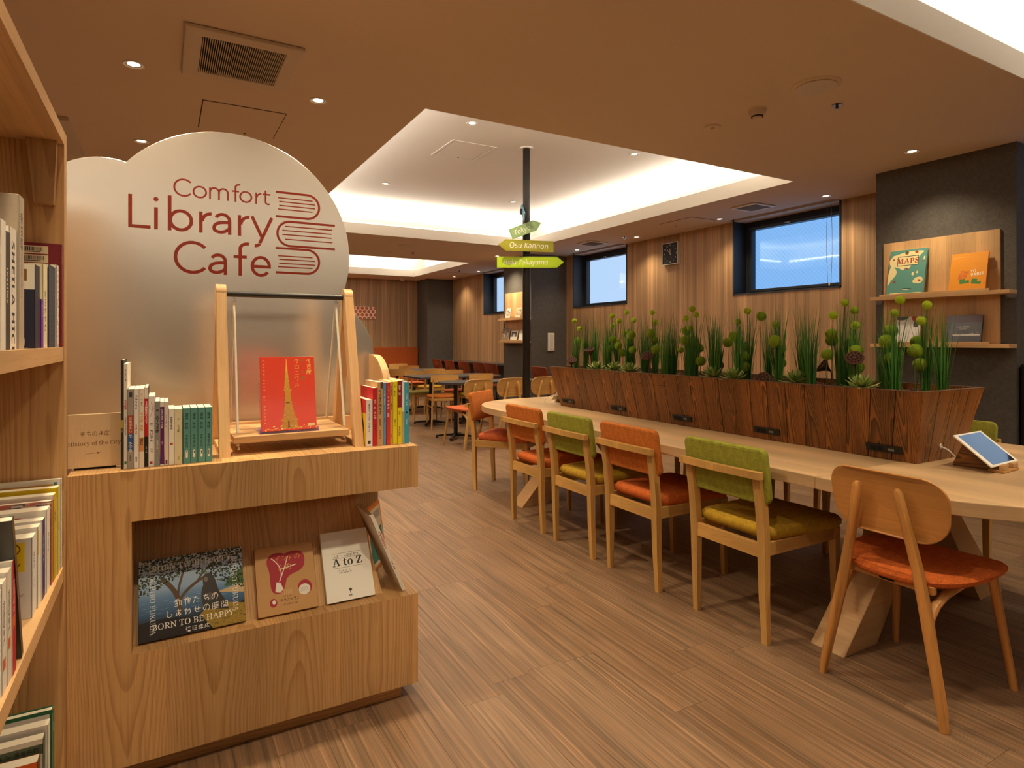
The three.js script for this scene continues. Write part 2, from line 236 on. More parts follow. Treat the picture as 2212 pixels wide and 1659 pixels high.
// ---------------------------------------------------------------- the room
const CEIL = 2.62, COF = 3.05, LIP = 2.75, WX = 5.77, WZ = -13.5, LX = -2.2, FZ = 6.2;
{
  // floor: slab with planks
  const floor = struct('floor', bx(LX - .1, -.14, WZ - .3, WX + .5, -.0062, FZ + .1), std({ color: rgb(84, 62, 46), roughness: .9 }));
  const W = .15, L = .914, all = [];
  const fw = V3(Math.sin(29.614 * D), 0, -Math.cos(29.614 * D)), rt = V3(Math.cos(29.614 * D), 0, Math.sin(29.614 * D));
  for (let i = Math.floor(LX / W); i * W < WX; i++) {
    const off = hash(i, 1, 77) * L;
    for (let k = -1; ; k++) {
      const z0 = FZ - off - k * L, z1 = Math.max(z0 - L, WZ); if (z0 <= WZ) break;
      const za = Math.min(z0, FZ); if (za - z1 < .02) continue;
      const xa = Math.max(LX, i * W), xb = Math.min(WX, (i + 1) * W); if (xb - xa < .02) continue;
      const p = V3((xa + xb) / 2, -1.25, (za + z1) / 2), dd = p.dot(fw), xx = p.dot(rt);
      const seen = dd > .9 && Math.abs(xx) / dd < .95 && 1.25 / dd < .85;
      all.push({ i, k, xa, xb, za, z1, score: seen ? dd : 100 + Math.abs(dd) });
    }
  }
  all.sort((a, b) => a.score - b.score);
  const full = [0, 1, 2, 3, 4, 5].map((s) => { const g = new THREE.BoxGeometry(W - .0009, .006, L - .0009); return uvm(g, 'z', s * .15 + .004, s * .37); });
  const rest = [];
  all.forEach((q, n) => {
    const s = Math.floor(hash(q.i, q.k, 5) * 6), whole = q.xb - q.xa > W - .001 && q.za - q.z1 > L - .001;
    if (n < 300) {
      const m = part(floor, 'plank', whole ? full[s] : uvm(new THREE.BoxGeometry(q.xb - q.xa - .0009, .006, q.za - q.z1 - .0009), 'z', s * .15, s * .37), M.plank[Math.floor(hash(q.i, q.k, 6) * 3)]);
      m.position.set((q.xa + q.xb) / 2, -.003, (q.za + q.z1) / 2);
    } else rest.push(uvm(new THREE.BoxGeometry(q.xb - q.xa - .0009, .006, q.za - q.z1 - .0009), 'z', s * .15, s * .37).translate((q.xa + q.xb) / 2, -.003, (q.za + q.z1) / 2));
  });
  part(floor, 'planks', merge(rest), M.plank[1]).userData.kind = 'stuff';
}
{
  // ceiling: slab with three coffers and a recessed blind pocket above each window
  const x0 = LX - .1, x1 = WX + .4, z0 = -(FZ + .1), z1 = -(WZ - .2);
  const s = poly([[x0, z0], [x1, z0], [x1, z1], [x0, z1]]);
  const hole = (a, b, c, d) => s.holes.push(new THREE.Path([V2(a, c), V2(a, d), V2(b, d), V2(b, c)]));
  const CX1 = 4.751, cof = [[3.416, 7.85, 1.349], [9.86, 12.63, 1.349], [-4.6, 1.485, -1.4]];
  for (const [a, b, c] of cof) hole(c, CX1, a, b);
  const win = [[-4.95, -3.637], [-8.146, -6.825], [-11.33, -10.3], [-1.70, -.25]];
  for (const [a, b] of win) hole(WX - .12, WX - .005, -b - .0, -a);
  const g = extr(s, LIP - CEIL); g.rotateX(-Math.PI / 2); g.translate(0, CEIL, 0);
  struct('ceiling', g, M.ceil);
  const R = .32;
  cof.forEach(([a, b, CX0], ci) => {
    const zf = -a, zb = -b;
    struct('ceiling_coffer', bx(CX0 - R, COF, zf + R, CX1 + R, COF + .08, zb - R), M.ceilWhite).name = numbered('ceiling_coffer');
    const sides = [bx(CX0 - R - .05, LIP, zf + R, CX0 - R, COF, zb - R), bx(CX1 + R, LIP, zf + R, CX1 + R + .05, COF, zb - R), bx(CX0 - R - .05, LIP, zf + R, CX1 + R + .05, COF, zf + R + .05), bx(CX0 - R - .05, LIP, zb - R - .05, CX1 + R + .05, COF, zb - R)];
    struct(numbered('trim_1'), merge(sides), M.ceilWhite).name = numbered('trim_cove');
    // pale skin on the vertical edge of the opening
    const t = .006, e = [bx(CX0, CEIL, zf, CX0 + t, LIP + .004, zb), bx(CX1 - t, CEIL, zf, CX1, LIP + .004, zb), bx(CX0, CEIL, zf - t, CX1, LIP + .004, zf), bx(CX0, CEIL, zb, CX1, LIP + .004, zb + t)];
    struct('trim_lip', merge(e), M.lip).name = numbered('trim_lip');
    // light strips lying behind the edge: glowing tube and a light of the same size just above
    const strip = (xa, za, xb, zb2, nx, nz) => {
      const len = Math.hypot(xb - xa, zb2 - za), mx = (xa + xb) / 2, mz = (za + zb2) / 2;
      const t2 = thing('cove_light', 'slim warm light strip hidden behind the edge of a ceiling recess', 'light', [mx, LIP + .02, mz], 0, 'cove lights behind the recess edges');
      const w = Math.abs(xb - xa) > Math.abs(zb2 - za);
      part(t2, 'housing', bx(-(w ? len / 2 : .02), -.02, -(w ? .02 : len / 2), (w ? len / 2 : .02), .0, (w ? .02 : len / 2), .004), M.white);
      part(t2, 'diffuser', bx(-(w ? len / 2 - .01 : .016), .0, -(w ? .016 : len / 2 - .01), (w ? len / 2 - .01 : .016), .012, (w ? .016 : len / 2 - .01), .004), std({ color: 0xffffff, emissive: COVE, emissiveIntensity: 1.5 }));
      const l = new THREE.RectAreaLight(COVE, COVE_L * (ci === 2 ? .75 : 1), len - .05, .05); l.position.set(mx, LIP + .045, mz); scene.add(l);
      l.up.set(w ? 0 : 0, 0, w ? 1 : 0); if (!w) l.up.set(1, 0, 0);
      l.lookAt(mx + nx * .35, LIP + .045 + 1, mz + nz * .35);
    };
    const o = .09;
    strip(CX0 - o, zf, CX0 - o, zb, 1, 0); strip(CX1 + o, zf, CX1 + o, zb, -1, 0);
    strip(CX0, zf + o, CX1, zf + o, 0, -1); strip(CX0, zb - o, CX1, zb - o, 0, 1);
  });
  // walls
  struct('wall_left', bx(LX - .1, 0, FZ, LX, CEIL, WZ), M.wallWood);
  struct('wall_front', bx(LX - .1, 0, FZ, WX + .3, CEIL, FZ + .1), M.blackMatte);
  struct('wall_back', bx(LX - .1, 0, WZ - .1, WX + .3, CEIL, WZ), M.wallWood);
  const WT = .27;                                                 // depth of the window recess
  const strips = [], zs = [[FZ, win[3][1]], [win[3][0], win[0][1]], [win[0][0], win[1][1]], [win[1][0], win[2][1]], [win[2][0], WZ]];
  for (const [a, b] of zs) strips.push(bx(WX, 0, a, WX + WT, LIP, b));
  for (const [a, b] of win) strips.push(bx(WX, 0, b, WX + WT, 1.765, a));
  struct('wall_right', merge(strips), M.wallWood);
  struct('wall_right_head', merge(win.map(([a, b]) => bx(WX + WT - .02, CEIL, b, WX + WT + .1, LIP + .1, a))), M.frame).name = 'trim_head';
  win.forEach(([a, b], i) => {
    const w = new THREE.Group(); w.name = 'window_' + (i + 1); w.userData = { kind: 'structure' }; scene.add(w);
    const y0 = 1.765, y1 = CEIL + .10, xi = WX + .2;
    part(w, 'window_reveal', merge([bx(WX - .008, y0, b, WX + WT, y0 + .018, a), bx(WX - .008, y0, a, WX + WT, y1, a + .018), bx(WX - .008, y0, b - .018, WX + WT, y1, b), bx(WX - .12, y1, b, WX + WT, y1 + .01, a)]), M.reveal);
    const fa = a + .018, fb = b - .018, f0 = y0 + .018, gz0 = a + .11, gz1 = b - .13, gy0 = y0 + .07, gy1 = 2.52;
    part(w, 'window_frame', merge([bx(xi, f0, fa, xi + .05, y1, gz0), bx(xi, f0, gz1, xi + .05, y1, fb), bx(xi, f0, gz0, xi + .05, gy0, gz1), bx(xi, gy1, gz0, xi + .05, y1, gz1),
      bx(xi - .03, gy1 + .0, gz0 - .03, xi, gy1 + .035, gz1 + .03, .004), bx(xi - .02, gy0 - .03, gz0 - .03, xi, gy0, gz1 + .03, .004), bx(xi - .02, gy0, gz0 - .03, xi, gy1, gz0, .004), bx(xi - .02, gy0, gz1, xi, gy1, gz1 + .03, .004)]), M.frame);
    const wire = i === 0;
    part(w, 'pane', uvm(new THREE.BoxGeometry(.006, gy1 - gy0, gz1 - gz0).translate(xi + .02, (gy0 + gy1) / 2, (gz0 + gz1) / 2), 'y'), wire ? M.wired : M.pane);
    part(w, 'handle', bx(xi - .045, gy1 + .01, (a + b) / 2 - .1, xi - .02, gy1 + .022, (a + b) / 2 - .02, .004), M.steel);
    part(w, 'blind_rail', bx(WX - .10, CEIL + .03, a + .03, WX - .03, CEIL + .09, b - .03, .006), M.frame);
  });
  // blind cords in the nearest window
  const c = thing('blind_cord', 'thin beaded blind cord loop hanging at the right side of the large window', 'cord', [WX - .02, 1.79, -3.75]);
  for (const dz of [-.03, .03]) part(c, 'cord', tube([[0, .8, dz * .7], [0, .4, dz], [0, .03, dz * .6]], .0022, 20, 5), std({ color: rgb(120, 124, 130), roughness: .4 }));
  part(c, 'cord_weight', cyl(.008, .008, .03, 0, .015, 0, 10), M.white);
  // dark columns
  const col = (n, xa, za, zb) => struct(n, bx(xa, 0, za, WX + .001, CEIL, zb), M.darkWall);
  col('column', 5.12, -1.97, -2.93).name = numbered('column'); col('column', 5.09, -8.34, -9.25).name = numbered('column'); col('column', 5.15, -12.88, WZ).name = numbered('column');
  // baseboards
  struct('baseboard_back', bx(LX, 0, WZ, 5.15, .07, WZ + .012), M.darkWall);
  struct('baseboard_right', merge([bx(WX - .012, 0, -2.93, WX, .07, -8.34), bx(WX - .012, 0, -9.25, WX, .07, -12.88)]), M.darkWall);
}
{
  // ---- downlights
  const ring = new THREE.LatheGeometry([[.036, .004], [.046, 0], [.049, .003], [.049, .006], [.036, .006]].map(([x, y]) => V2(x, y)), 28);
  const lens = new THREE.SphereGeometry(.037, 20, 6, 0, Math.PI * 2, Math.PI * .62, Math.PI * .38).scale(1, .3, 1).translate(0, .013, 0);
  const lm = std({ color: 0xffffff, emissive: rgb(255, 228, 186), emissiveIntensity: 9 });
  let proto;
  const dl = (x, y, z, label, power = x > 5.3 ? .28 : 1, group) => {
    if (!proto) { proto = thing('downlight', label, 'ceiling light', [x, y - .006, z]); part(proto, 'trim_ring', ring, M.white); part(proto, 'lens', lens, lm); }
    else { const q = dup(proto, label, [x, y - .006, z]); if (group) q.userData.group = group; }
    const s = new THREE.SpotLight(WARM, SPOT * power, 0, 1.04, 1, 2); s.position.set(x, y - .022, z); s.target.position.set(x, 0, z); s.castShadow = true; s.shadow.radius = 2; scene.add(s, s.target);
  };
  dl(-.123, CEIL, -3.588, 'bright downlight left of the slatted ceiling vent');
  dl(.775, CEIL, -3.608, 'bright downlight right of the slatted ceiling vent');
  dl(-.123, CEIL, -4.948, 'downlight just above the left notch of the cloud sign panel');
  dl(4.734, CEIL, -2.45, 'downlight in front of the dark column with the picture book shelf', .42);
  dl(5.485, CEIL, -3.61, 'downlight above the right end of the large window');
  dl(5.485, CEIL, -4.893, 'downlight at the left end of the large window beside the ceiling vent');
  dl(5.485, CEIL, -6.298, 'downlight above the square wall clock');
  dl(5.485, CEIL, -7.651, 'downlight above the middle window');
  dl(4.749, CEIL, -8.844, 'downlight left of the green signs before the column');
  dl(5.484, CEIL, -10.996, 'downlight at the far window, nearer one of the far pair');
  dl(5.484, CEIL, -12.171, 'farthest downlight before the corner column');
  dl(2.238, COF, -4.606, 'downlight in the white recess above its front edge');
  dl(2.238, COF, -6.881, 'downlight at the far left of the white recess');
  dl(3.975, COF, -6.964, 'downlight in the white recess left of the black pole');
  dl(3.975, COF, -4.595, 'downlight in the white recess right of the black pole');
  // outside the frame, the same rows go on
  for (const [x, y, z, p] of [[-.123, CEIL, -2.23, .8], [.775, CEIL, -2.23, .8], [-.123, CEIL, -.87, .55], [.775, CEIL, -.87, .55], [.775, CEIL, -4.948, .7], [2.238, COF, -.3, 1], [3.975, COF, -.3, 1], [5.485, CEIL, -.9, .3], [2.238, COF, -11.2, 1.6], [3.975, COF, -11.2, 1.6], [.5, CEIL, -7.2, 1], [.5, CEIL, -10, 1], [1.6, CEIL, -13.05, .8], [3.0, CEIL, -13.05, .8]])
    dl(x, y, z, 'ceiling downlight of the rows that go on out of view', p, 'downlights out of view');
}
// ---------------------------------------------------------------- display counter
const CT = .88;
{
  const c = thing('display_counter', 'long oak display counter with an open picture book niche in its front', 'counter', [0, 0, 0]);
  const x0 = -.2235, x1 = .78, xn = -.075, zf = -2.04, zb = -2.50;
  const body = extr(poly([[x0, .05], [x1, .05], [x1, .362], [xn, .362], [xn, .737], [x1, .737], [x1, CT], [x0, CT]]), zf - zb); body.translate(0, 0, zb);
  part(c, 'carcass', uvm(body, 'y', .12, .25), M.oak);
  part(c, 'back_panel', bx(x0, .05, zb - .06, x1, CT, zb - .0005), M.oak);
  part(c, 'plinth', bx(x0 + .02, 0, zf - .035, .73, .05, zb - .03, 0, 'x'), M.oakDark);
  // slanted rest in the niche
  const P = [[xn, .362, zf - .064], [.672, .362, zf - .064], [.672, .362, zb], [xn, .362, zb], [xn, .737, zf - .273], [.615, .737, zf - .273], [.615, .737, zb], [xn, .737, zb]];
  const idx = [0, 1, 5, 0, 5, 4, 1, 2, 6, 1, 6, 5, 2, 3, 7, 2, 7, 6, 3, 0, 4, 3, 4, 7, 4, 5, 6, 4, 6, 7, 0, 2, 1, 0, 3, 2];
  let g = new THREE.BufferGeometry(); g.setAttribute('position', new THREE.Float32BufferAttribute(idx.flatMap((i) => P[i]), 3)); g.computeVertexNormals();
  part(c, 'slanted_rest', uvm(g, 'y', .4, .1), M.oak);
  part(c, 'upstand', bx(x0, CT, zb - .05, .752, .94, zb - .035, .002, 'x'), M.oakPlain);
}
{
  // frosted pale sign panel of round lobes with the lettering of the cafe
  const z = -2.6, W = 1.30, X0 = -.45, Y1 = 2.07, Y0 = .77, px = 2048 / W;
  const cv = document.createElement('canvas'); cv.width = cv.height = 2048; const k = cv.getContext('2d');
  k.fillStyle = 'rgb(230,221,210)'; k.fillRect(0, 0, 2048, 2048);
  k.translate(-X0 * px, Y1 * px); k.scale(px, -px); k.strokeStyle = k.fillStyle = 'rgb(116,34,12)'; k.lineCap = 'butt'; k.lineJoin = 'miter';
  let lw = .0062; const A = (x, y, rx, ry, a, b) => { k.lineWidth = lw; k.beginPath(); k.ellipse(x, y, rx, ry, 0, a * D, b * D, a > b); k.stroke(); }, Lk = (...p) => { k.lineWidth = lw; k.beginPath(); for (let i = 0; i < p.length; i += 2) i ? k.lineTo(p[i], p[i + 1]) : k.moveTo(p[i], p[i + 1]); k.stroke(); };
  const roundC = (x0, x1, y0, y1) => { const r = (y1 - y0) / 2 - lw / 2; A(x0 + r + lw / 2, (y0 + y1) / 2, r, r, 42, 318); };
  const ring = (x0, x1, y0, y1) => A((x0 + x1) / 2, (y0 + y1) / 2, (x1 - x0 - lw) / 2, (y1 - y0 - lw) / 2, 0, 360);
  const rr = (x0, x1, b, xh) => { Lk(x0 + lw / 2, b, x0 + lw / 2, b + xh); const r = x1 - x0 - lw; A(x1 - .001, b + xh - lw / 2 - r, r, r, 88, 180); };
  const ff = (x0, x1, b, top, xh) => { const s = x0 + (x1 - x0) * .45, r = (x1 - s) * .95; Lk(s, b, s, top - r); A(s + r, top - r - lw / 2 * 0, r, r - lw / 2, 180, 80); Lk(x0, b + xh - lw / 2, x0 + (x1 - x0) * .9, b + xh - lw / 2); };
  const aa = (x0, x1, b, xh) => { const s = x1 - lw / 2, cx = (x0 + x1) / 2, r = (x1 - x0) / 2; Lk(s, b, s, b + xh * .62); A(cx + r * .06, b + xh * .62, r * .94 - lw / 2, xh * .38 - lw / 2, 0, 150); k.beginPath(); k.lineWidth = lw; const e = x0 + lw / 2, lo = b + lw / 2, up = b + xh * .57; k.moveTo(s, up); k.bezierCurveTo(cx - r * .2, up, e, up - xh * .06, e, b + xh * .27); k.bezierCurveTo(e, lo - xh * .02, cx + r * .35, lo - xh * .05, s, b + xh * .30); k.stroke(); };
  // Comfort
  let b = 1.7855; roundC(.036, .094, b - .001, b + .0665); ring(.099, .148, b - .001, b + .046);
  Lk(.158, b, .158, b + .044); A(.1735, b + .028, .0155, .0155, 180, 0); Lk(.189, b + .030, .189, b); A(.2045, b + .028, .0155, .0155, 180, 0); Lk(.2200, b + .030, .2200, b);
  ff(.234, .262, b, b + .070, .043); ring(.260, .307, b - .001, b + .045); rr(.318, .341, b, .044); Lk(.3555, b + .056, .3555, b + .012); A(.3655, b + .0115, .010, .009, 180, 300); Lk(.345, b + .0405, .374, b + .0405);
  // Library
  lw = .0118; b = 1.655; Lk(-.100, b + .120, -.100, b + lw / 2, -.037, b + lw / 2); Lk(-.0195, b, -.0195, b + .080); k.beginPath(); k.arc(-.0195, b + .110, .0078, 0, 7); k.fill();
  Lk(.024, b, .024, b + .129); ring(.020, .101, b - .001, b + .081); rr(.121, .163, b, .080); aa(.166, .232, b, .082); rr(.255, .297, b, .080); Lk(.306, b + .080, .3425, b); Lk(.379, b + .080, .334, b - .024); A(.318, b - .022, .0165, .0125, 340, 262);
  // Cafe
  b = 1.500; roundC(.037, .142, b - .002, b + .122); aa(.152, .217, b, .081); ff(.240, .292, b, b + .131, .079); { const x0 = .301, x1 = .376, cx = (x0 + x1) / 2; A(cx, b + .040, (x1 - x0 - lw) / 2, .041 - lw / 2, 0, 322); Lk(x0 + lw / 2, b + .039, x1 - .001, b + .039); }
  // stack of three books
  lw = .0088; const bk = (x0, x1, ya, yb, dir) => { const r = (yb - ya - lw) / 2, c = dir > 0 ? x1 - r - lw / 2 : x0 + r + lw / 2, e = dir > 0 ? x0 : x1; k.lineWidth = lw; k.beginPath(); k.moveTo(e, yb - lw / 2); k.lineTo(c, yb - lw / 2); k.arc(c, (ya + yb) / 2, r, dir > 0 ? Math.PI / 2 : Math.PI / 2, dir > 0 ? -Math.PI / 2 : Math.PI * 1.5, dir > 0); k.lineTo(e, ya + lw / 2); k.stroke(); };
  bk(.394, .567, 1.7405, 1.846, 1); bk(.396, .627, 1.624, 1.731, -1); bk(.394, .567, 1.516, 1.622, 1); lw = .0045;
  for (const y of [1.819, 1.774]) Lk(.403, y, .536, y); for (const y of [1.8045, 1.789]) Lk(.407, y, .546, y);
  for (const y of [1.707, 1.655]) Lk(.430, y, .617, y); for (const y of [1.690, 1.6735]) Lk(.419, y, .613, y);
  for (const y of [1.587, 1.543]) Lk(.403, y, .536, y); for (const y of [1.573, 1.557]) Lk(.407, y, .546, y);
  const t = new THREE.CanvasTexture(cv); t.colorSpace = THREE.SRGBColorSpace; t.magFilter = THREE.LinearFilter;
  const tm = new THREE.CanvasTexture(cv); tm.magFilter = THREE.LinearFilter;      // paint of the letters is no metal: blue channel low
  // outline: union of three discs over a straight foot
  const C = [[-.172, 1.67, .2255], [.233, 1.594, .454], [.532, 1.168, .262]], inside = (x, y) => C.some(([a, q, r]) => Math.hypot(x - a, y - q) < r);
  const meet = (p, q, pick) => { const [x1, y1, r1] = C[p], [x2, y2, r2] = C[q], d = Math.hypot(x2 - x1, y2 - y1), a = (r1 * r1 - r2 * r2 + d * d) / 2 / d, h = Math.sqrt(r1 * r1 - a * a), ex = (x2 - x1) / d, ey = (y2 - y1) / d; return [x1 + a * ex - pick * h * ey, y1 + a * ey + pick * h * ex]; };
  const m1 = meet(0, 1, 1), m2 = meet(1, 2, 1), an = (i, m) => Math.atan2(m[1] - C[i][1], m[0] - C[i][0]);
  const s = new THREE.Shape(); s.moveTo(-.3975, .0); s.lineTo(-.3975, 1.67);
  s.absarc(...C[0], Math.PI, an(0, m1), true); s.absarc(...C[1], an(1, m1), an(1, m2), true); s.absarc(...C[2], an(2, m2), 0, true); s.lineTo(.794, 0); s.lineTo(-.3975, 0);
  const th = .012; let g = extr(s, th, .001, 48); g.translate(0, 0, z - th); g = uvm(g, 'y');
  const p = g.attributes.position, u = g.attributes.uv; for (let i = 0; i < p.count; i++) u.setXY(i, (p.getX(i) - X0) / W, (p.getY(i) - Y0) / (Y1 - Y0));
  const o = thing('sign_panel', 'tall pale satin panel of round cloud lobes with red brown cafe lettering and book emblem', 'sign', [0, 0, 0]);
  part(o, 'panel', g, phy({ map: t, roughness: .27, metalness: 1, metalnessMap: tm }));
}
{
  // rounded wing at the end of the counter
  const s = new THREE.Shape(); s.moveTo(-2.565, CT); s.lineTo(-2.33, CT); s.lineTo(-2.33, .98); s.absellipse(-2.53, .98, .20, .209, 0, Math.PI / 2); s.lineTo(-2.565, 1.189); s.lineTo(-2.565, CT);
  let g = extr(s, .03, .0015, 24); g.rotateY(-Math.PI / 2); g.translate(.79, 0, 0);
  const o = thing('end_wing', 'rounded oak wing standing on the counter end behind the upright books', 'screen', [0, 0, 0]);
  part(o, 'board', uvm(g, 'y'), M.oakPlain);
}
{
  // swing stand
  const o = thing('swing_stand', 'miniature oak swing frame with a grey top bar on the counter', 'display stand', [0, CT, 0]);
  const frame = (x0, x1) => {
    const zt = -2.288, zf = -2.118, zr = -2.456, H = .558, R = .03, w = .036;
    const s = new THREE.Shape(); s.moveTo(zf, 0); s.lineTo(zt + R, H - R); s.absarc(zt, H - R, R, 0, Math.PI); s.lineTo(zr, 0); s.lineTo(zr + w, 0); s.lineTo(zt, H - R - .07); s.lineTo(zf - w, 0); s.lineTo(zf, 0);
    let g = extr(s, x1 - x0, .0015, 10); g.rotateY(-Math.PI / 2); g.translate(x1, 0, 0);
    part(o, 'side_frame', uvm(g, 'y', x0), M.oakPlain);
    part(o, 'foot_rail', bx(x0 + .004, .0, zr + w - .01, x1 - .004, .02, zf - w + .01, .002, 'z'), M.oakPlain);
  };
  frame(.155, .187); frame(.580, .612);
  part(o, 'top_bar', new THREE.CylinderGeometry(.0105, .0105, .40, 20).rotateZ(Math.PI / 2).translate(.3835, .527, -2.288), M.barMetal);
  for (const x of [.212, .555]) {
    part(o, 'eye_screw', merge([new THREE.TorusGeometry(.006, .0012, 6, 18).translate(x, .506, -2.288), cyl(.0012, .0012, .012, x, .516, -2.288, 6)]), M.steel);
    for (const z of [-2.165, -2.435]) part(o, 'rope', tube([[x, .503, -2.288], [x + (x < .4 ? -.0 : 0), .40, -2.288 + (z + 2.288) * .26], [x, .07, z]], .0042, 30, 7), M.rope);
  }
  part(o, 'swing_seat', bx(.198, .038, -2.45, .567, .06, -2.145, .002, 'x'), M.oakPlain);
  for (const x of [.212, .555]) for (const z of [-2.165, -2.435]) part(o, 'knot', merge([new THREE.SphereGeometry(.006, 10, 8).scale(1, .8, 1).translate(x, .032, z), new THREE.ConeGeometry(.005, .014, 8).translate(x + .003, .023, z)]), M.rope);
  const st = thing('book_easel', 'clear acrylic easel holding the red tower book on the swing', 'easel', [.372, CT + .0602, -2.2]);
  const tl = .30;
  const plate = new THREE.BoxGeometry(.17, .16, .0025).translate(0, .08, 0).rotateX(-tl).translate(0, .012, -.020);
  part(st, 'back_plate', plate, M.acrylic);
  part(st, 'base_plate', new THREE.BoxGeometry(.19, .0025, .11).translate(0, .0013, -.015), M.acrylic);
  part(st, 'front_lip', merge([new THREE.BoxGeometry(.19, .014, .0025).translate(0, .0085, .038), new THREE.BoxGeometry(.19, .0025, .05).rotateX(.28).translate(0, .009, .012)]), phy({ color: rgb(214, 196, 226), transmission: .8, roughness: .05, thickness: 0 }));
}
{
  // small sign
  const o = thing('counter_sign', 'square beige sign reading History of the City beside the bookcase', 'sign', [-.168, CT, -2.125]);
  const pg = need(420), cl = cell(360, 420, (c, w, h) => {
    c.fillStyle = 'rgb(226,198,158)'; c.fillRect(-1, -1, w + 2, h + 2); for (let i = 0; i < 500; i++) { c.fillStyle = `rgba(${rnd() > .5 ? '250,226,190' : '200,164,118'},.10)`; c.fillRect(rnd(w), rnd(h), 3, rnd(20, 90)); }
    write(c, 'まちの来歴', w * .22, h * .32, w * .115, 'rgb(118,82,46)', { w: .075 }); c.fillStyle = 'rgb(112,78,44)'; c.font = `${w * .115}px serif`; c.textAlign = 'center'; c.fillText('History of the City', w * .5, h * .585); c.textAlign = 'left';
    c.strokeStyle = 'rgb(112,78,44)'; c.lineWidth = 2; c.beginPath(); c.moveTo(w * .33, h * .745); c.lineTo(w * .6, h * .735); c.stroke(); c.beginPath(); c.moveTo(w * .61, h * .735); c.lineTo(w * .54, h * .718); c.lineTo(w * .54, h * .757); c.fillStyle = 'rgb(112,78,44)'; c.fill();
  }, pg);
  const g = bx(-.064, .006, -.012, .064, .158, .0, .0008); const uv = g.attributes.uv; for (let i = 0; i < uv.count; i++) uv.setXY(i, cl.u0 + .002, cl.v0 + .002); face(g, [0, 0, 1], [0, 1], 1, cl, [-.064, .064, .006, .158]);
  part(o, 'board', g, pg.matte); part(o, 'foot', bx(-.05, 0, -.03, .05, .007, -.004), M.blackMatte);
}
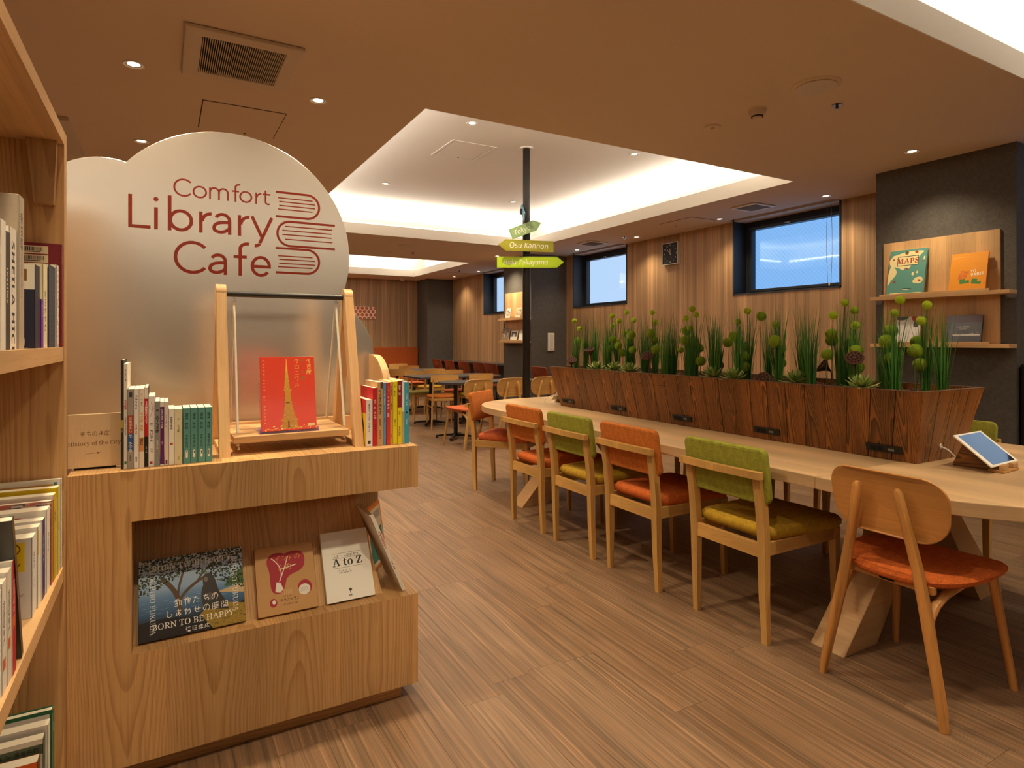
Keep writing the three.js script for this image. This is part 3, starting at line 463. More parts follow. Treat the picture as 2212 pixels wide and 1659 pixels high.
// ---------------------------------------------------------------- books on the counter
{
  const vt = (txt, col, s = .62, y0 = .06, o = {}) => (c, w, H) => write(c, txt, w * (1 - s) / 2, H * y0, w * s, col, { v: true, w: .11, ...o });
  const many = (...fs) => (c, w, H) => fs.forEach((f) => f(c, w, H));
  const band = (y0, y1, col, x0 = 0, x1 = 1) => (c, w, H) => { c.fillStyle = col; c.fillRect(w * x0 - 1, H * y0, w * (x1 - x0) + 2, H * (y1 - y0)); };
  const stand = (list, z) => { for (const [x0, x1, h, d, color, spine, label, o] of list) { const t = x1 - x0 - .0006; const b = book({ label, t, h, d, color, spine, group: undefined, ...(o || {}) }); b.position.set((x0 + x1) / 2, CT, z + rnd(-.003, .003)); } };
  const K = '#2a2622', RD = '#c8281e';
  stand([
    [-.1035, -.0965, .312, .20, '#2b2924', many(band(.55, .62, '#b99a2c'), vt('名古屋', '#c8a83a', .7, .62)), 'thin black book tallest and leftmost in the row beside the beige sign'],
    [-.0962, -.0868, .301, .20, '#efe9e0', many(vt('今までの本を全部東海', K, .4, .05), vt('名古屋本', RD, .86, .34), vt('この街はやみつきになる', K, .56, .5), band(.93, .96, '#4f7a44', .2, .7)), 'tall white book with red Japanese title beside the thin black book'],
    [-.0866, -.0716, .228, .16, '#a39a92', many(band(.33, .56, '#a8482c'), band(.56, .78, '#2f5690'), vt('古地図楽しむ', '#f0dfc8', .62, .35), vt('なごや今昔', '#f4eadc', .7, .57), band(.04, .1, '#39404e', .25, .75), vt('之海書', K, .4, .83)), 'grey book with a brown and blue band on its spine'],
    [-.0714, -.0584, .228, .16, '#f1ede6', many(vt('ブラタモリ', K, .66, .08), vt('名古屋 東海', RD, .42, .45), vt('新版本', K, .4, .86)), 'white book with black katakana title between the grey and orange lettered books'],
    [-.0582, -.0452, .229, .16, '#efe4d4', many(band(.62, .8, '#d99a63'), vt('名古屋 東海', '#e08a3a', .8, .3), vt('図鑑', K, .74, .63), vt('ニッポンを楽しむ', K, .4, .06)), 'cream book with large orange title on its spine'],
    [-.0450, -.0352, .231, .17, '#1f1b1b', many(band(0, .14, '#e9e1d6'), band(.14, .62, '#c9201c'), vt('名古屋鉄道のすべて', '#fff', .8, .17), vt('新書 太郎', '#d8d2c8', .5, .74)), 'red and black book with white title leaning among white ones'],
    [-.0350, -.0185, .205, .15, '#f0ece8', many(vt('なごやじまん', K, .58, .38), vt('大竹', K, .4, .74), band(.93, .97, '#a52e3c', .2, .6), (c, w, H) => { c.strokeStyle = '#b8404a'; c.lineWidth = 2; c.beginPath(); c.arc(w * .5, H * .16, w * .35, 0, 5); c.moveTo(w * .2, H * .3); c.quadraticCurveTo(w * .9, H * .2, w * .4, H * .08); c.stroke(); }), 'white book with a red line drawing on its spine'],
    [-.0182, -.0056, .190, .15, '#8f8f8e', many(vt('夢', '#1d1a18', .8, .12), vt('みる名古屋', '#1d1a18', .82, .22), vt('新書文庫', '#ece6dc', .5, .6)), 'mid grey book with brush lettered black title'],
    [-.0054, .0054, .188, .15, '#e8e2da', many(band(.08, .98, '#5d2468'), vt('日本の異界 名古屋', '#efe6ee', .66, .11), vt('国名', '#d6c4da', .5, .62)), 'slim book with deep purple spine label'],
    [.0056, .0166, .187, .15, '#dfd4cd', many(vt('界の名古屋を語', '#8a8290', .5, .2), band(.92, .98, '#7a3b2e', .3, .7)), 'pale pinkish book right of the purple one'],
    [.0170, .0314, .166, .12, '#f2eee4', many(vt('新間街古書語集', K, .46, .14), (c, w, H) => { c.fillStyle = '#c23a2a'; c.beginPath(); c.arc(w * .5, H * .63, w * .26, 0, 7); c.fill(); c.fillStyle = '#f2eee4'; c.beginPath(); c.arc(w * .5, H * .6, w * .14, 0, 7); c.fill(); }), 'small white paperback with a red emblem'],
    [.0318, .0528, .164, .12, '#e6dfba', many(vt('やっと名古屋', '#5c5a40', .34, .16, {}), band(.86, .93, '#b9c07a', .4, .6)), 'small cream yellow paperback left of the teal volumes'],
  ], -2.088);
  const names = ['first teal paperback of the set of four, next to the cream one', 'second of the four teal paperbacks from the left', 'third of the four teal paperbacks from the left', 'fourth teal paperback, the one nearest the swing frame'];
  for (let i = 0; i < 4; i++) stand([[.0545 + i * .0198, .0740 + i * .0198, .166, .11, '#5f9c94', many(vt('国盗り物語', '#173a34', .5, .09), vt('司馬遼太郎', '#173a34', .42, .48), (c, w, H) => { c.fillStyle = '#f4f0e6'; c.beginPath(); c.roundRect(w * .34, H * .76, w * .3, H * .14, 6); c.fill(); c.fillStyle = K; c.fillRect(w * .44, H * .78, w * .1, H * .02 * (i + 1)); }), names[i]]], -2.088);
  // right hand group
  stand([
    [.6150, .6385, .163, .14, '#f0ede8', many(band(.0, 1, '#eeeae6'), vt('書店のすべて文庫', '#333', .3, .1), vt('名古屋 大竹', '#555', .26, .5), band(.88, .95, '#333', .3, .7)), 'short white and yellow book leftmost of the group at the counter end', { color: '#e9c22c', back: (c, w, H) => { c.fillStyle = '#c41e2a'; c.fillRect(0, 0, w, H * .3); c.fillStyle = '#2a3a2c'; c.beginPath(); c.ellipse(w * .6, H * .6, w * .2, H * .2, 0, 0, 7); c.fill(); }, spineColor: '#f0ede8' }],
    [.6390, .6560, .203, .15, '#c8202c', many(vt('新芸術絵画の心臓', '#f4e4e0', .52, .2), vt('大竹之', '#2a1416', .4, .62)), 'bright red book with pale title behind the short white one'],
    [.6564, .6768, .222, .15, '#d9b27e', many(band(0, 1, '#cfa56c'), vt('名古屋の喫茶店', '#3a2a1c', .62, .12), vt('完全版', '#3a2a1c', .42, .58), vt('大竹敏之', '#3a2a1c', .38, .76), band(.0, .1, '#5b4630', .55, 1)), 'thick tan book about coffee houses right of the red book'],
    [.6772, .6884, .220, .15, '#6f9ac8', many(vt('名古屋と東海の書', '#dfe9f2', .55, .14), vt('新国道', '#2c4a72', .5, .56)), 'slim blue book between the tan and red spines'],
    [.6888, .7015, .219, .15, '#d8392c', many(vt('名 古 屋 の 商店街', '#fff', .66, .22), vt('テレビ', '#ffd9c8', .4, .06)), 'orange red book right of the slim blue one'],
    [.7019, .7125, .221, .15, '#d8b054', many(vt('新日本東海語', '#4c3518', .6, .06), vt('国道之史', '#4c3518', .6, .34), vt('文庫', '#4c3518', .5, .84)), 'ochre book left of the bright yellow one'],
    [.7129, .7286, .222, .15, '#f2e21c', many(vt('なごやぶ', '#2c2a10', .62, .06), vt('新書 大竹', '#6a641c', .4, .6)), 'bright yellow book with black title at the counter end'],
    [.7290, .7444, .224, .15, '#f0dd22', many(band(0, .42, '#8e1f2c'), vt('図書と語', '#fff', .62, .06), vt('大洋', '#b02c2c', .5, .48), vt('日本国語', '#2d3a6c', .6, .72)), 'book with half maroon and half yellow spine'],
    [.7448, .7545, .227, .17, '#efece4', many(band(.5, 1, '#b8b48a')), 'white magazine thin beside the cyan book'],
    [.7549, .7730, .219, .15, '#3fa9c6', many(vt('ぶらり名古屋さん本', '#d9f0f4', .42, .08), (c, w, H) => { c.fillStyle = '#1c2a30'; c.beginPath(); c.arc(w * .5, H * .5, w * .2, 0, 7); c.fill(); }, vt('全百店', '#d9f0f4', .4, .6)), 'cyan book at the right end of the counter row'],
  ], -2.108);
  // red book on the swing
  const red = book({ label: 'red hardback with a golden tower on its cover standing on the swing', t: .018, h: .25, d: .176, color: '#e2401f', hard: true, gloss: true, front: (c, w, H) => {
    const gd = c.createLinearGradient(0, 0, 0, H); gd.addColorStop(0, '#f0d060'); gd.addColorStop(.5, '#d8a022'); gd.addColorStop(1, '#c88c14'); c.fillStyle = c.strokeStyle = gd;
    const X = (t) => w * (.475 + t), Y = (t) => H * t, prof = [[.03, .004], [.1, .008], [.2, .02], [.3, .034], [.42, .05], [.455, .055]];
    c.beginPath(); prof.forEach(([y, a], i) => c[i ? 'lineTo' : 'moveTo'](X(-a), Y(y))); prof.slice().reverse().forEach(([y, a]) => c.lineTo(X(a), Y(y))); c.fill();
    c.beginPath(); c.ellipse(X(.01), Y(.46), w * .075, H * .016, 0, 0, 7); c.fill();
    c.beginPath(); c.moveTo(X(-.04), Y(.47)); c.bezierCurveTo(X(-.05), Y(.7), X(-.09), Y(.85), X(-.13), Y(.98)); c.lineTo(X(.20), Y(.98)); c.bezierCurveTo(X(.13), Y(.82), X(.07), Y(.66), X(.06), Y(.47)); c.fill();
    c.fillRect(X(-.13), Y(.845), w * .31, H * .03); c.strokeStyle = 'rgba(120,70,8,.55)'; c.lineWidth = 1.6; for (let i = 0; i < 40; i++) { const y = .2 + i * .019, a = lerp(.02, .12, i / 40); c.beginPath(); c.moveTo(X(-a), Y(y)); c.lineTo(X(a * 1.2), Y(y + .03)); c.moveTo(X(a * 1.2), Y(y)); c.lineTo(X(-a), Y(y + .03)); c.stroke(); }
    c.fillStyle = 'rgba(96,52,8,.75)'; c.fillRect(X(-.005), Y(.87), w * .03, H * .1); c.fillRect(X(-.03), Y(.62), w * .07, H * .02);
    for (let i = 0; i < 70; i++) { c.fillStyle = ['#f6d868', '#e8a828', '#fff0a8'][i % 3]; const y = rnd(.93, .985); c.fillRect(rnd(w), Y(y), rnd(3, 12), rnd(2, 8)); }
    write(c, '名古屋', w * .845, H * .03, w * .105, '#e9c860', { v: true, w: .1 }); write(c, 'テレビ塔', w * .735, H * .025, w * .1, '#9a6a14', { v: true, w: .1, gap: 6 }); write(c, 'クロニクル', w * .62, H * .03, w * .1, '#e0b848', { v: true, w: .1, gap: 6 });
    c.save(); c.translate(w * .045, H * .05); c.rotate(Math.PI / 2); c.fillStyle = '#efd8a0'; c.font = `${w * .045}px sans-serif`; let x = 0; for (const ch of 'CHRONICLES OF NAGOYA TV TOWER') { c.fillText(ch, x, 0); x += w * .062; } c.restore();
    c.fillStyle = '#e9d48c'; c.fillRect(w * .84, H * .92, w * .13, H * .035);
  }, spine: (c, w, H) => write(c, '名古屋', w * .2, H * .1, w * .6, '#e9c860', { v: true }), spineColor: '#c8351a', ppm: 2400 });
  lean(red, .372, CT + .0665, -2.168, .176, .20);
}
{
  // ---- niche: face-out books
  const tilt = 29.1 * D, fz = -2.092, fy = .3665;
  const bold = (c, t, x, y, s, col, f = 'serif', b = true, al = 'center') => { c.fillStyle = col; c.font = `${b ? 'bold ' : ''}${s}px ${f}`; c.textAlign = al; c.fillText(t, x, y); c.textAlign = 'left'; };
  const monkey = book({ label: 'wide photo book with a sitting monkey under a lakeside tree', t: .016, h: .232, d: .288, color: '#1d2b33', gloss: true, hard: true, ppm: 2300, front: (c, w, H) => {
    let g = c.createLinearGradient(0, 0, 0, H); g.addColorStop(0, '#b8c8dc'); g.addColorStop(.4, '#8fb0d6'); g.addColorStop(.52, '#5d86b4'); g.addColorStop(.7, '#34597e'); g.addColorStop(.8, '#1c2f42'); c.fillStyle = g; c.fillRect(0, 0, w, H);
    c.fillStyle = 'rgba(220,232,244,.55)'; for (let i = 0; i < 50; i++) c.fillRect(rnd(w * .75), H * rnd(.5, .74), rnd(10, 50), 1.4);
    c.fillStyle = '#3f6a3a'; c.beginPath(); c.moveTo(w, H * .28); c.lineTo(w * .86, H * .4); c.lineTo(w * .8, H * .5); c.lineTo(w, H * .52); c.fill();
    c.fillStyle = '#c9b48a'; c.beginPath(); c.moveTo(w, H * .5); c.quadraticCurveTo(w * .85, H * .52, w * .72, H * .56); c.lineTo(w, H * .62); c.fill();
    c.fillStyle = '#15161a'; c.beginPath(); c.moveTo(0, H * .78); c.quadraticCurveTo(w * .3, H * .72, w * .6, H * .86); c.lineTo(w, H * .72); c.lineTo(w, H); c.lineTo(0, H); c.fill();
    c.strokeStyle = '#5b4632'; c.lineCap = 'round'; for (const [p, l] of [[[.37, .72, .38, .55, .33, .42, .22, .28], .045], [[.38, .56, .44, .44, .55, .36, .68, .3], .03], [[.36, .5, .36, .35, .44, .2, .42, .06], .022], [[.55, .36, .62, .22, .74, .12, .9, .08], .018]]) { c.lineWidth = w * l; c.beginPath(); c.moveTo(w * p[0], H * p[1]); c.bezierCurveTo(w * p[2], H * p[3], w * p[4], H * p[5], w * p[6], H * p[7]); c.stroke(); }
    for (let i = 0; i < 1500; i++) { const x = rnd(), y = Math.pow(rnd(), 1.4) * .55, side = Math.abs(x - .45); if (y > .22 + side * .62) continue; if (y < .2 && rnd() > .75) continue; c.fillStyle = ['#10180b', '#18240f', '#26381a', '#4a6428', '#0c120a', '#101a0c'][i % 6]; c.beginPath(); c.ellipse(x * w, y * H, rnd(3, 9), rnd(3, 7), rnd(3), 0, 7); c.fill(); }
    c.fillStyle = '#9a7f2c'; c.beginPath(); c.moveTo(w * .56, H * .8); c.quadraticCurveTo(w * .66, H * .68, w * .86, H * .72); c.lineTo(w, H * .76); c.lineTo(w, H); c.lineTo(w * .68, H); c.fill(); for (let i = 0; i < 160; i++) { c.fillStyle = rnd() > .5 ? 'rgba(60,48,20,.5)' : 'rgba(190,160,70,.4)'; c.fillRect(w * rnd(.64, 1), H * rnd(.76, 1), rnd(4, 16), rnd(2, 7)); }
    g = c.createLinearGradient(w * .57, 0, w * .85, 0); g.addColorStop(0, '#3c3a3a'); g.addColorStop(1, '#2a2a2c'); c.fillStyle = g; c.beginPath(); c.moveTo(w * .645, H * .3); c.bezierCurveTo(w * .58, H * .32, w * .6, H * .42, w * .6, H * .44); c.bezierCurveTo(w * .56, H * .55, w * .58, H * .66, w * .6, H * .74); c.lineTo(w * .84, H * .8); c.bezierCurveTo(w * .82, H * .66, w * .76, H * .6, w * .74, H * .5); c.bezierCurveTo(w * .72, H * .4, w * .71, H * .3, w * .645, H * .3); c.fill();
    c.fillStyle = '#7a736e'; c.beginPath(); c.ellipse(w * .628, H * .37, w * .018, H * .035, 0, 0, 7); c.fill(); c.fillStyle = '#5a5656'; c.beginPath(); c.ellipse(w * .66, H * .6, w * .05, H * .05, .3, 0, 7); c.fill();
    bold(c, 'BORN TO BE HAPPY', w * .5, H * .16, H * .1, '#e8eef0', 'serif', false); bold(c, 'BORN TO BE HAPPY', w * .5, H * .885, H * .1, '#f4f2ee', 'serif', false);
    write(c, '動物たちの', w * .32, H * .55, H * .1, '#f6f4f0', { w: .075, gap: 5 }); write(c, 'しあわせの瞬間', w * .235, H * .675, H * .1, '#f6f4f0', { w: .075, gap: 5 }); write(c, '福田幸広', w * .42, H * .915, H * .068, '#f6f4f0', { w: .085, gap: 3 });
    for (const [x, y] of [[.1, .12], [.885, .03]]) { c.save(); c.translate(w * x, H * y); c.rotate(Math.PI / 2); bold(c, 'YUKIHIRO FUKUDA', 0, 0, H * .087, 'rgba(236,236,232,.88)', 'serif', false, 'left'); c.restore(); }
    c.strokeStyle = '#e8c81c'; c.lineWidth = 2; c.strokeRect(w * .03, H * .03, 9, 13); c.fillStyle = '#eee'; c.fillRect(w * .055, H * .035, w * .06, 3); c.fillRect(w * .055, H * .055, w * .05, 3);
  } });
  lean(monkey, .084, fy, fz, .288, tilt, .02);
  const indo = book({ label: 'square kraft paper picture book with crimson cut-outs in the niche', t: .014, h: .215, d: .186, color: '#c0925a', hard: true, ppm: 2300, spineColor: '#a01830', spine: () => {}, front: (c, w, H) => {
    for (let i = 0; i < 600; i++) { c.fillStyle = `rgba(${rnd() > .5 ? '214,172,116' : '160,116,66'},.25)`; c.fillRect(rnd(w), rnd(H), rnd(2, 8), 2); }
    const R = '#a5142e'; c.fillStyle = R; c.beginPath(); c.moveTo(w * .2, H * .3); c.bezierCurveTo(w * .14, H * .1, w * .38, H * .08, w * .5, H * .14); c.bezierCurveTo(w * .65, H * .08, w * .88, H * .1, w * .83, H * .3); c.bezierCurveTo(w * .8, H * .48, w * .6, H * .4, w * .5, H * .52); c.bezierCurveTo(w * .46, H * .68, w * .4, H * .74, w * .3, H * .7); c.bezierCurveTo(w * .18, H * .66, w * .27, H * .46, w * .2, H * .3); c.fill();
    c.beginPath(); c.ellipse(w * .8, H * .68, w * .12, H * .11, -.2, 0, 7); c.fill(); c.beginPath(); c.ellipse(w * .26, H * .83, w * .06, H * .062, 0, 0, 7); c.fill();
    c.fillStyle = '#e8e2d8'; c.beginPath(); c.ellipse(w * .79, H * .71, w * .1, H * .08, 0, 0, 7); c.fill(); c.strokeStyle = '#8a8078'; c.lineWidth = 1.5; for (let i = -3; i < 4; i++) { c.beginPath(); c.arc(w * (.79 + i * .025), H * .71, w * .03, 1.6, 4.6); c.stroke(); }
    c.fillStyle = '#ece6dc'; c.beginPath(); c.moveTo(w * .3, H * .68); c.lineTo(w * .33, H * .54); c.lineTo(w * .4, H * .56); c.lineTo(w * .44, H * .66); c.lineTo(w * .38, H * .7); c.lineTo(w * .3, H * .68); c.fill(); c.beginPath(); c.ellipse(w * .27, H * .82, w * .03, H * .03, 0, 0, 7); c.fill();
    c.strokeStyle = '#ece6dc'; c.lineWidth = w * .016; c.beginPath(); c.moveTo(w * .38, H * .54); c.quadraticCurveTo(w * .5, H * .36, w * .27, H * .18); c.moveTo(w * .38, H * .54); c.quadraticCurveTo(w * .46, H * .4, w * .55, H * .18); c.moveTo(w * .43, H * .36); c.lineTo(w * .68, H * .32); c.stroke();
    write(c, 'インドの', w * .33, H * .15, w * .11, '#d8b02c', { w: .075 }); write(c, 'けもの', w * .3, H * .28, w * .13, '#d8b02c', { w: .07 }); write(c, 'インド', w * .43, H * .74, w * .05, '#4a3420', { w: .1 }); write(c, 'タラブックス', w * .37, H * .79, w * .055, '#4a3420', { w: .12 }); write(c, 'ハンドメイド', w * .42, H * .86, w * .042, '#4a3420', { w: .12 });
    c.strokeStyle = '#e8d8b8'; c.lineWidth = 1.5; for (let i = 0; i < 5; i++) { c.beginPath(); c.moveTo(w * (.45 + i * .03), H * .74); c.lineTo(w * (.45 + i * .03), H * .67); c.stroke(); }
  } });
  lean(indo, .357, fy, fz, .186, tilt, 0.0);
  const atoz = book({ label: 'white book lettered A to Z in the niche right of the kraft book', t: .013, h: .232, d: .163, color: '#f2f0ea', ppm: 2300, front: (c, w, H) => {
    write(c, 'スヌーピーのひみつ', w * .22, H * .345, w * .064, '#2a2624', { w: .1 }); c.fillStyle = '#2a2624'; c.fillRect(w * .2, H * .325, w * .6, 1.6); c.fillRect(w * .2, H * .395, w * .6, 1.6); c.fillRect(w * .2, H * .535, w * .6, 1.6);
    bold(c, 'A to Z', w * .51, H * .51, w * .215, '#1f1b1a'); write(c, 'チャールズ・M・シュルツ', w * .3, H * .565, w * .034, '#4a4644', { w: .12 }); write(c, '谷川太郎 文庫新書 訳', w * .28, H * .595, w * .034, '#4a4644', { w: .12 });
    c.fillStyle = '#3a3634'; c.beginPath(); c.arc(w * .5, H * .86, w * .03, 0, 7); c.fill(); c.fillRect(w * .492, H * .86, w * .016, H * .05); write(c, '新書', w * .46, H * .925, w * .035, '#3a3634', { w: .12 });
  } });
  lean(atoz, .560, fy, fz, .163, tilt, 0.0);
  // the two books leaning on the end of the rest, spines to the viewer
  const side = (r, x, y, z, a, yaw = 0) => { r.quaternion.setFromAxisAngle(V3(0, 1, 0), yaw).multiply(new THREE.Quaternion().setFromAxisAngle(V3(0, 0, 1), a)); r.position.set(x, y, z); return r; };
  const e1 = book({ label: 'white softcover leaning at the open end of the niche, spine with red lettering', t: .012, h: .298, d: .19, color: '#efe9de', spine: (c, w, H) => { write(c, '日本全国語新芸術', w * .12, H * .2, w * .8, '#b03428', { v: true, w: .11 }); write(c, '文庫 新書', w * .2, H * .6, w * .6, '#4a4038', { v: true }); } });
  side(e1, .742, fy + .0025, -2.075, .395);
  const e2 = book({ label: 'orange bordered picture book standing behind the white softcover at the counter end', t: .010, h: .235, d: .18, color: '#e88a2c', hard: true, front: (c, w, H) => { c.fillStyle = '#efe6d0'; c.fillRect(w * .05, H * .06, w * .9, H * .9); c.fillStyle = '#3a8f8c'; c.fillRect(w * .1, H * .4, w * .8, H * .5); c.fillStyle = '#4a443c'; for (let i = 0; i < 22; i++) c.fillRect(w * (.5 + i * .018), H * .12, i % 3 ? 3 : 5, H * .12); } });
  lean(e2, .738, fy + .002, -2.352, .18, 8 * D, 55 * D); e2.position.set(.738 - .09 * Math.cos(55 * D), fy + .002, -2.352 + .09 * Math.sin(55 * D));
}
// ---------------------------------------------------------------- bookcase at the left edge
{
  const X = -.2245, XB = -.60, ZE = -2.04, ZN = .55;
  const o = thing('bookcase', 'tall oak bookcase at the left edge with three shelves of books', 'bookcase', [0, 0, 0]);
  const g = (...a) => bx(...a);
  part(o, 'end_panel', g(XB, 0, ZE, X, 1.80, ZE + .048), M.oak);
  part(o, 'end_panel', g(XB, 0, ZN - .048, X, 1.80, ZN), M.oak);
  part(o, 'top_board', g(XB, 1.765, ZE + .0485, X, 1.80, ZN - .0485, 0, 'z'), M.oakPlain);
  part(o, 'back_board', g(XB - .015, 0, ZE, XB - .0005, 1.80, ZN), M.oakDark);
  const ys = [1.195, .617, .053];
  for (const y of ys) part(o, 'shelf', g(XB, y, ZE + .0485, X - .0012, y + .037, ZN - .0485, 0, 'z'), M.oakPlain);
  part(o, 'plinth', g(XB, 0, ZE + .0485, X - .03, .0525, ZN - .0485, 0, 'z'), M.oakDark);
  // tapered gusset under the top at the far end
  const s = poly([[-.30, 1.7645], [-.237, 1.7645], [-.243, 1.60], [-.284, 1.60]]);
  const w = extr(s, .03); w.translate(0, 0, ZE + .049); part(o, 'gusset', uvm(w, 'y'), M.oak);
}
{
  const many = (...fs) => (c, w, H) => fs.forEach((f) => f(c, w, H));
  // [far z, near z, height, depth, inset from the shelf edge, colours...] ; spine turned to +x, back cover to the viewer
  const put = (y, za, zb, h, d, xin, o, leanA = 0) => {
    const b = book({ t: Math.abs(zb - za) - .001, h, d, ...o });
    b.quaternion.setFromAxisAngle(V3(1, 0, 0), leanA).multiply(new THREE.Quaternion().setFromAxisAngle(V3(0, 1, 0), Math.PI / 2));
    b.position.set(-.2245 - xin, y, (za + zb) / 2); return b;
  };
  const side = (t, col, f = .6, y = .06, font = 'sans-serif', bold = true) => (c, w, H) => { c.save(); c.translate(w / 2, H * y); c.rotate(Math.PI / 2); c.fillStyle = col; c.font = `${bold ? 'bold ' : ''}${w * f}px ${font}`; c.textBaseline = 'middle'; c.fillText(t, 0, 0); c.restore(); };
  const vt = (txt, col, s = .6, y0 = .08) => (c, w, H) => write(c, txt, w * (1 - s) / 2, H * y0, w * s, col, { v: true, w: .1 });
  const barcode = (c, x, y, w, h, bg = '#e8d8b8') => { c.fillStyle = bg; c.fillRect(x, y, w, h); c.fillStyle = '#2a2020'; let q = x + w * .1; while (q < x + w * .88) { const k = rnd(1, 4); c.fillRect(q, y + h * .15, k, h * .5); q += k + rnd(1.5, 4); } c.fillRect(x + w * .12, y + h * .72, w * .7, h * .08); };
  const Y1 = 1.2325, Y2 = .6545, Y3 = .0905;
  // top shelf
  put(Y1, -1.985, -1.955, .265, .20, .001, { label: 'maroon book with two barcodes on its back against the shelf end', color: '#7c1424', hard: true, back: (c, w, H) => { barcode(c, w * .42, H * .03, w * .44, H * .075); barcode(c, w * .42, H * .115, w * .44, H * .075); c.fillStyle = '#e9e4da'; c.fillRect(w * .84, H * .87, w * .1, H * .1); }, spine: side('ART', '#c9a24a', .4, .12), ppm: 2000 });
  put(Y1, -1.925, -1.895, .205, .15, .004, { label: 'speckled black and white book before the maroon one', color: '#e8e2d4', spine: (c, w, H) => { for (let i = 0; i < 60; i++) { c.fillStyle = '#26221f'; c.fillRect(rnd(w), rnd(H), rnd(3, 9), rnd(3, 12)); } }, ppm: 1800 });
  put(Y1, -1.89, -1.79, .196, .15, .007, { label: 'thick navy book with dotted spine on the top shelf', color: '#2c3850', spineColor: '#2c3850', spine: (c, w, H) => { c.fillStyle = '#aab4c4'; for (let i = 0; i < 16; i++) for (let j = 0; j < 3; j++) c.fillRect(w * (.2 + j * .3), H * (.04 + i * .06), 5, 5); }, back: (c, w, H) => { c.fillStyle = '#ddd4c0'; c.fillRect(0, 0, w, H * .04); }, ppm: 1400 });
  put(Y1, -1.785, -1.73, .189, .15, .009, { label: 'cream book with lettered spine before the navy dotted one', color: '#e9ddb6', spine: vt('新日本文庫', '#4a4030', .35, .3), ppm: 1400 });
  put(Y1, -1.725, -1.695, .108, .11, .008, { label: 'small purple paperback low on the top shelf', color: '#6d2a9c', spine: vt('文庫', '#e2d2ee', .5), ppm: 1400 });
  put(Y1, -1.69, -1.635, .178, .14, .010, { label: 'dark navy illustrated book with a tan picture at its top', color: '#23233c', back: (c, w, H) => { c.fillStyle = '#e8e0d0'; c.fillRect(0, 0, w, H * .3); c.fillStyle = '#7d5514'; c.fillRect(w * .05, H * .06, w * .85, H * .14); c.fillStyle = '#b0503c'; c.beginPath(); c.roundRect(w * .3, H * .66, w * .35, H * .24, 12); c.fill(); }, ppm: 1600 });
  // bookend plate
  const be = thing('bookend', 'low pale metal bookend plate between the books on the top shelf', 'bookend', [-.262, Y1, -1.575]);
  part(be, 'plate', extr(rrect(.08, .028, .012, -.06, 0), .0015).rotateY(0), std({ color: rgb(176, 172, 180), roughness: .35, metalness: .6 })); part(be, 'foot', bx(-.06, 0, -.01, .02, .0012, -.05), M.steel);
  put(Y1, -1.535, -1.485, .296, .21, .013, { label: 'tall grey linen bound book sticking out above its neighbours', color: '#b9ab98', hard: true, spine: (c, w, H) => { write(c, '新古語', w * .25, H * .1, w * .5, '#4a3e30', { v: true, w: .12 }); side('MODERN CRAFT', '#5a4e40', .26, .34)(c, w, H); }, back: (c, w, H) => { for (let i = 0; i < 900; i++) { c.fillStyle = `rgba(${rnd() > .5 ? '210,198,180' : '150,136,116'},.3)`; rnd() > .5 ? c.fillRect(rnd(w), rnd(H), 14, 1) : c.fillRect(rnd(w), rnd(H), 1, 14); } }, ppm: 1800 });
  put(Y1, -1.482, -1.462, .222, .17, .016, { label: 'slim brown book beside the linen one', color: '#6e5442', ppm: 1000 });
  put(Y1, -1.46, -1.402, .222, .18, .013, { label: 'white book with bold black capitals down its spine, top shelf', color: '#ece6dc', spine: (c, w, H) => { side('SHEILA HICKS', '#2a2624', .62, .1)(c, w, H); }, ppm: 2200 });
  put(Y1, -1.40, -1.355, .208, .18, .012, { label: 'charcoal book with pale lettering left of the white book with bold capitals', color: '#3a362f', spine: side('textiles', '#cfc6b4', .4, .3), ppm: 1400 });
  put(Y1, -1.352, -1.315, .212, .18, .010, { label: 'ivory book with small lettering near the left edge, top shelf', color: '#e6dcc8', spine: side('Gallery notes', '#6a604e', .3, .3), ppm: 1200 });
  put(Y1, -1.312, -1.28, .215, .2, .003, { label: 'thick white book at the left edge of the picture, top shelf', color: '#f0ebe2', hard: true, ppm: 600 });
  put(Y1, -1.278, -1.25, .17, .16, .004, { label: 'small pale book cut by the left picture edge, top shelf', color: '#ece4d6', ppm: 600 });
  // middle shelf: each book nearer the viewer is shorter
  put(Y2, -1.985, -1.968, .235, .19, .004, { label: 'large white picture book with blue tabs at the far end of the middle shelf', color: '#ece8de', back: (c, w, H) => { c.fillStyle = '#d0a468'; c.fillRect(w * .0, H * .05, w * .93, H * .95); c.fillStyle = '#1f7f9c'; c.fillRect(w * .28, H * .06, w * .12, H * .07); c.fillStyle = '#3f8fb4'; c.fillRect(w * .92, H * .03, w * .035, H * .06); }, spine: (c, w, H) => { c.strokeStyle = '#6a6a66'; c.lineWidth = 1.5; for (let i = 0; i < 22; i++) { c.beginPath(); c.arc(w * rnd(), H * rnd(), w * .3, 0, 4); c.stroke(); } }, ppm: 1700 });
  put(Y2, -1.955, -1.925, .222, .185, .006, { label: 'yellow checked book on the middle shelf behind the white pages', color: '#e4c81e', back: (c, w, H) => { c.fillStyle = '#eee8da'; for (let i = 0; i < 9; i++) c.fillRect(w * (.04 + i * .105), H * .05, w * .035, H * .05); c.fillRect(0, H * .12, w, H * .88); }, spine: vt('生活の本', '#6a5a10', .4, .3), ppm: 1500 });
  put(Y2, -1.915, -1.88, .213, .18, .008, { label: 'book with yellow top band and picture, third from the shelf end', color: '#d8b520', back: (c, w, H) => { c.fillStyle = '#efe9dc'; c.fillRect(0, 0, w, H * .06); c.fillStyle = '#4a5a2c'; c.fillRect(w * .35, H * .1, w * .4, H * .04); c.fillStyle = '#2c4468'; c.fillRect(w * .86, H * .12, w * .08, H * .1); }, spine: vt('新海外', '#2c2c20', .4, .2), ppm: 1500 });
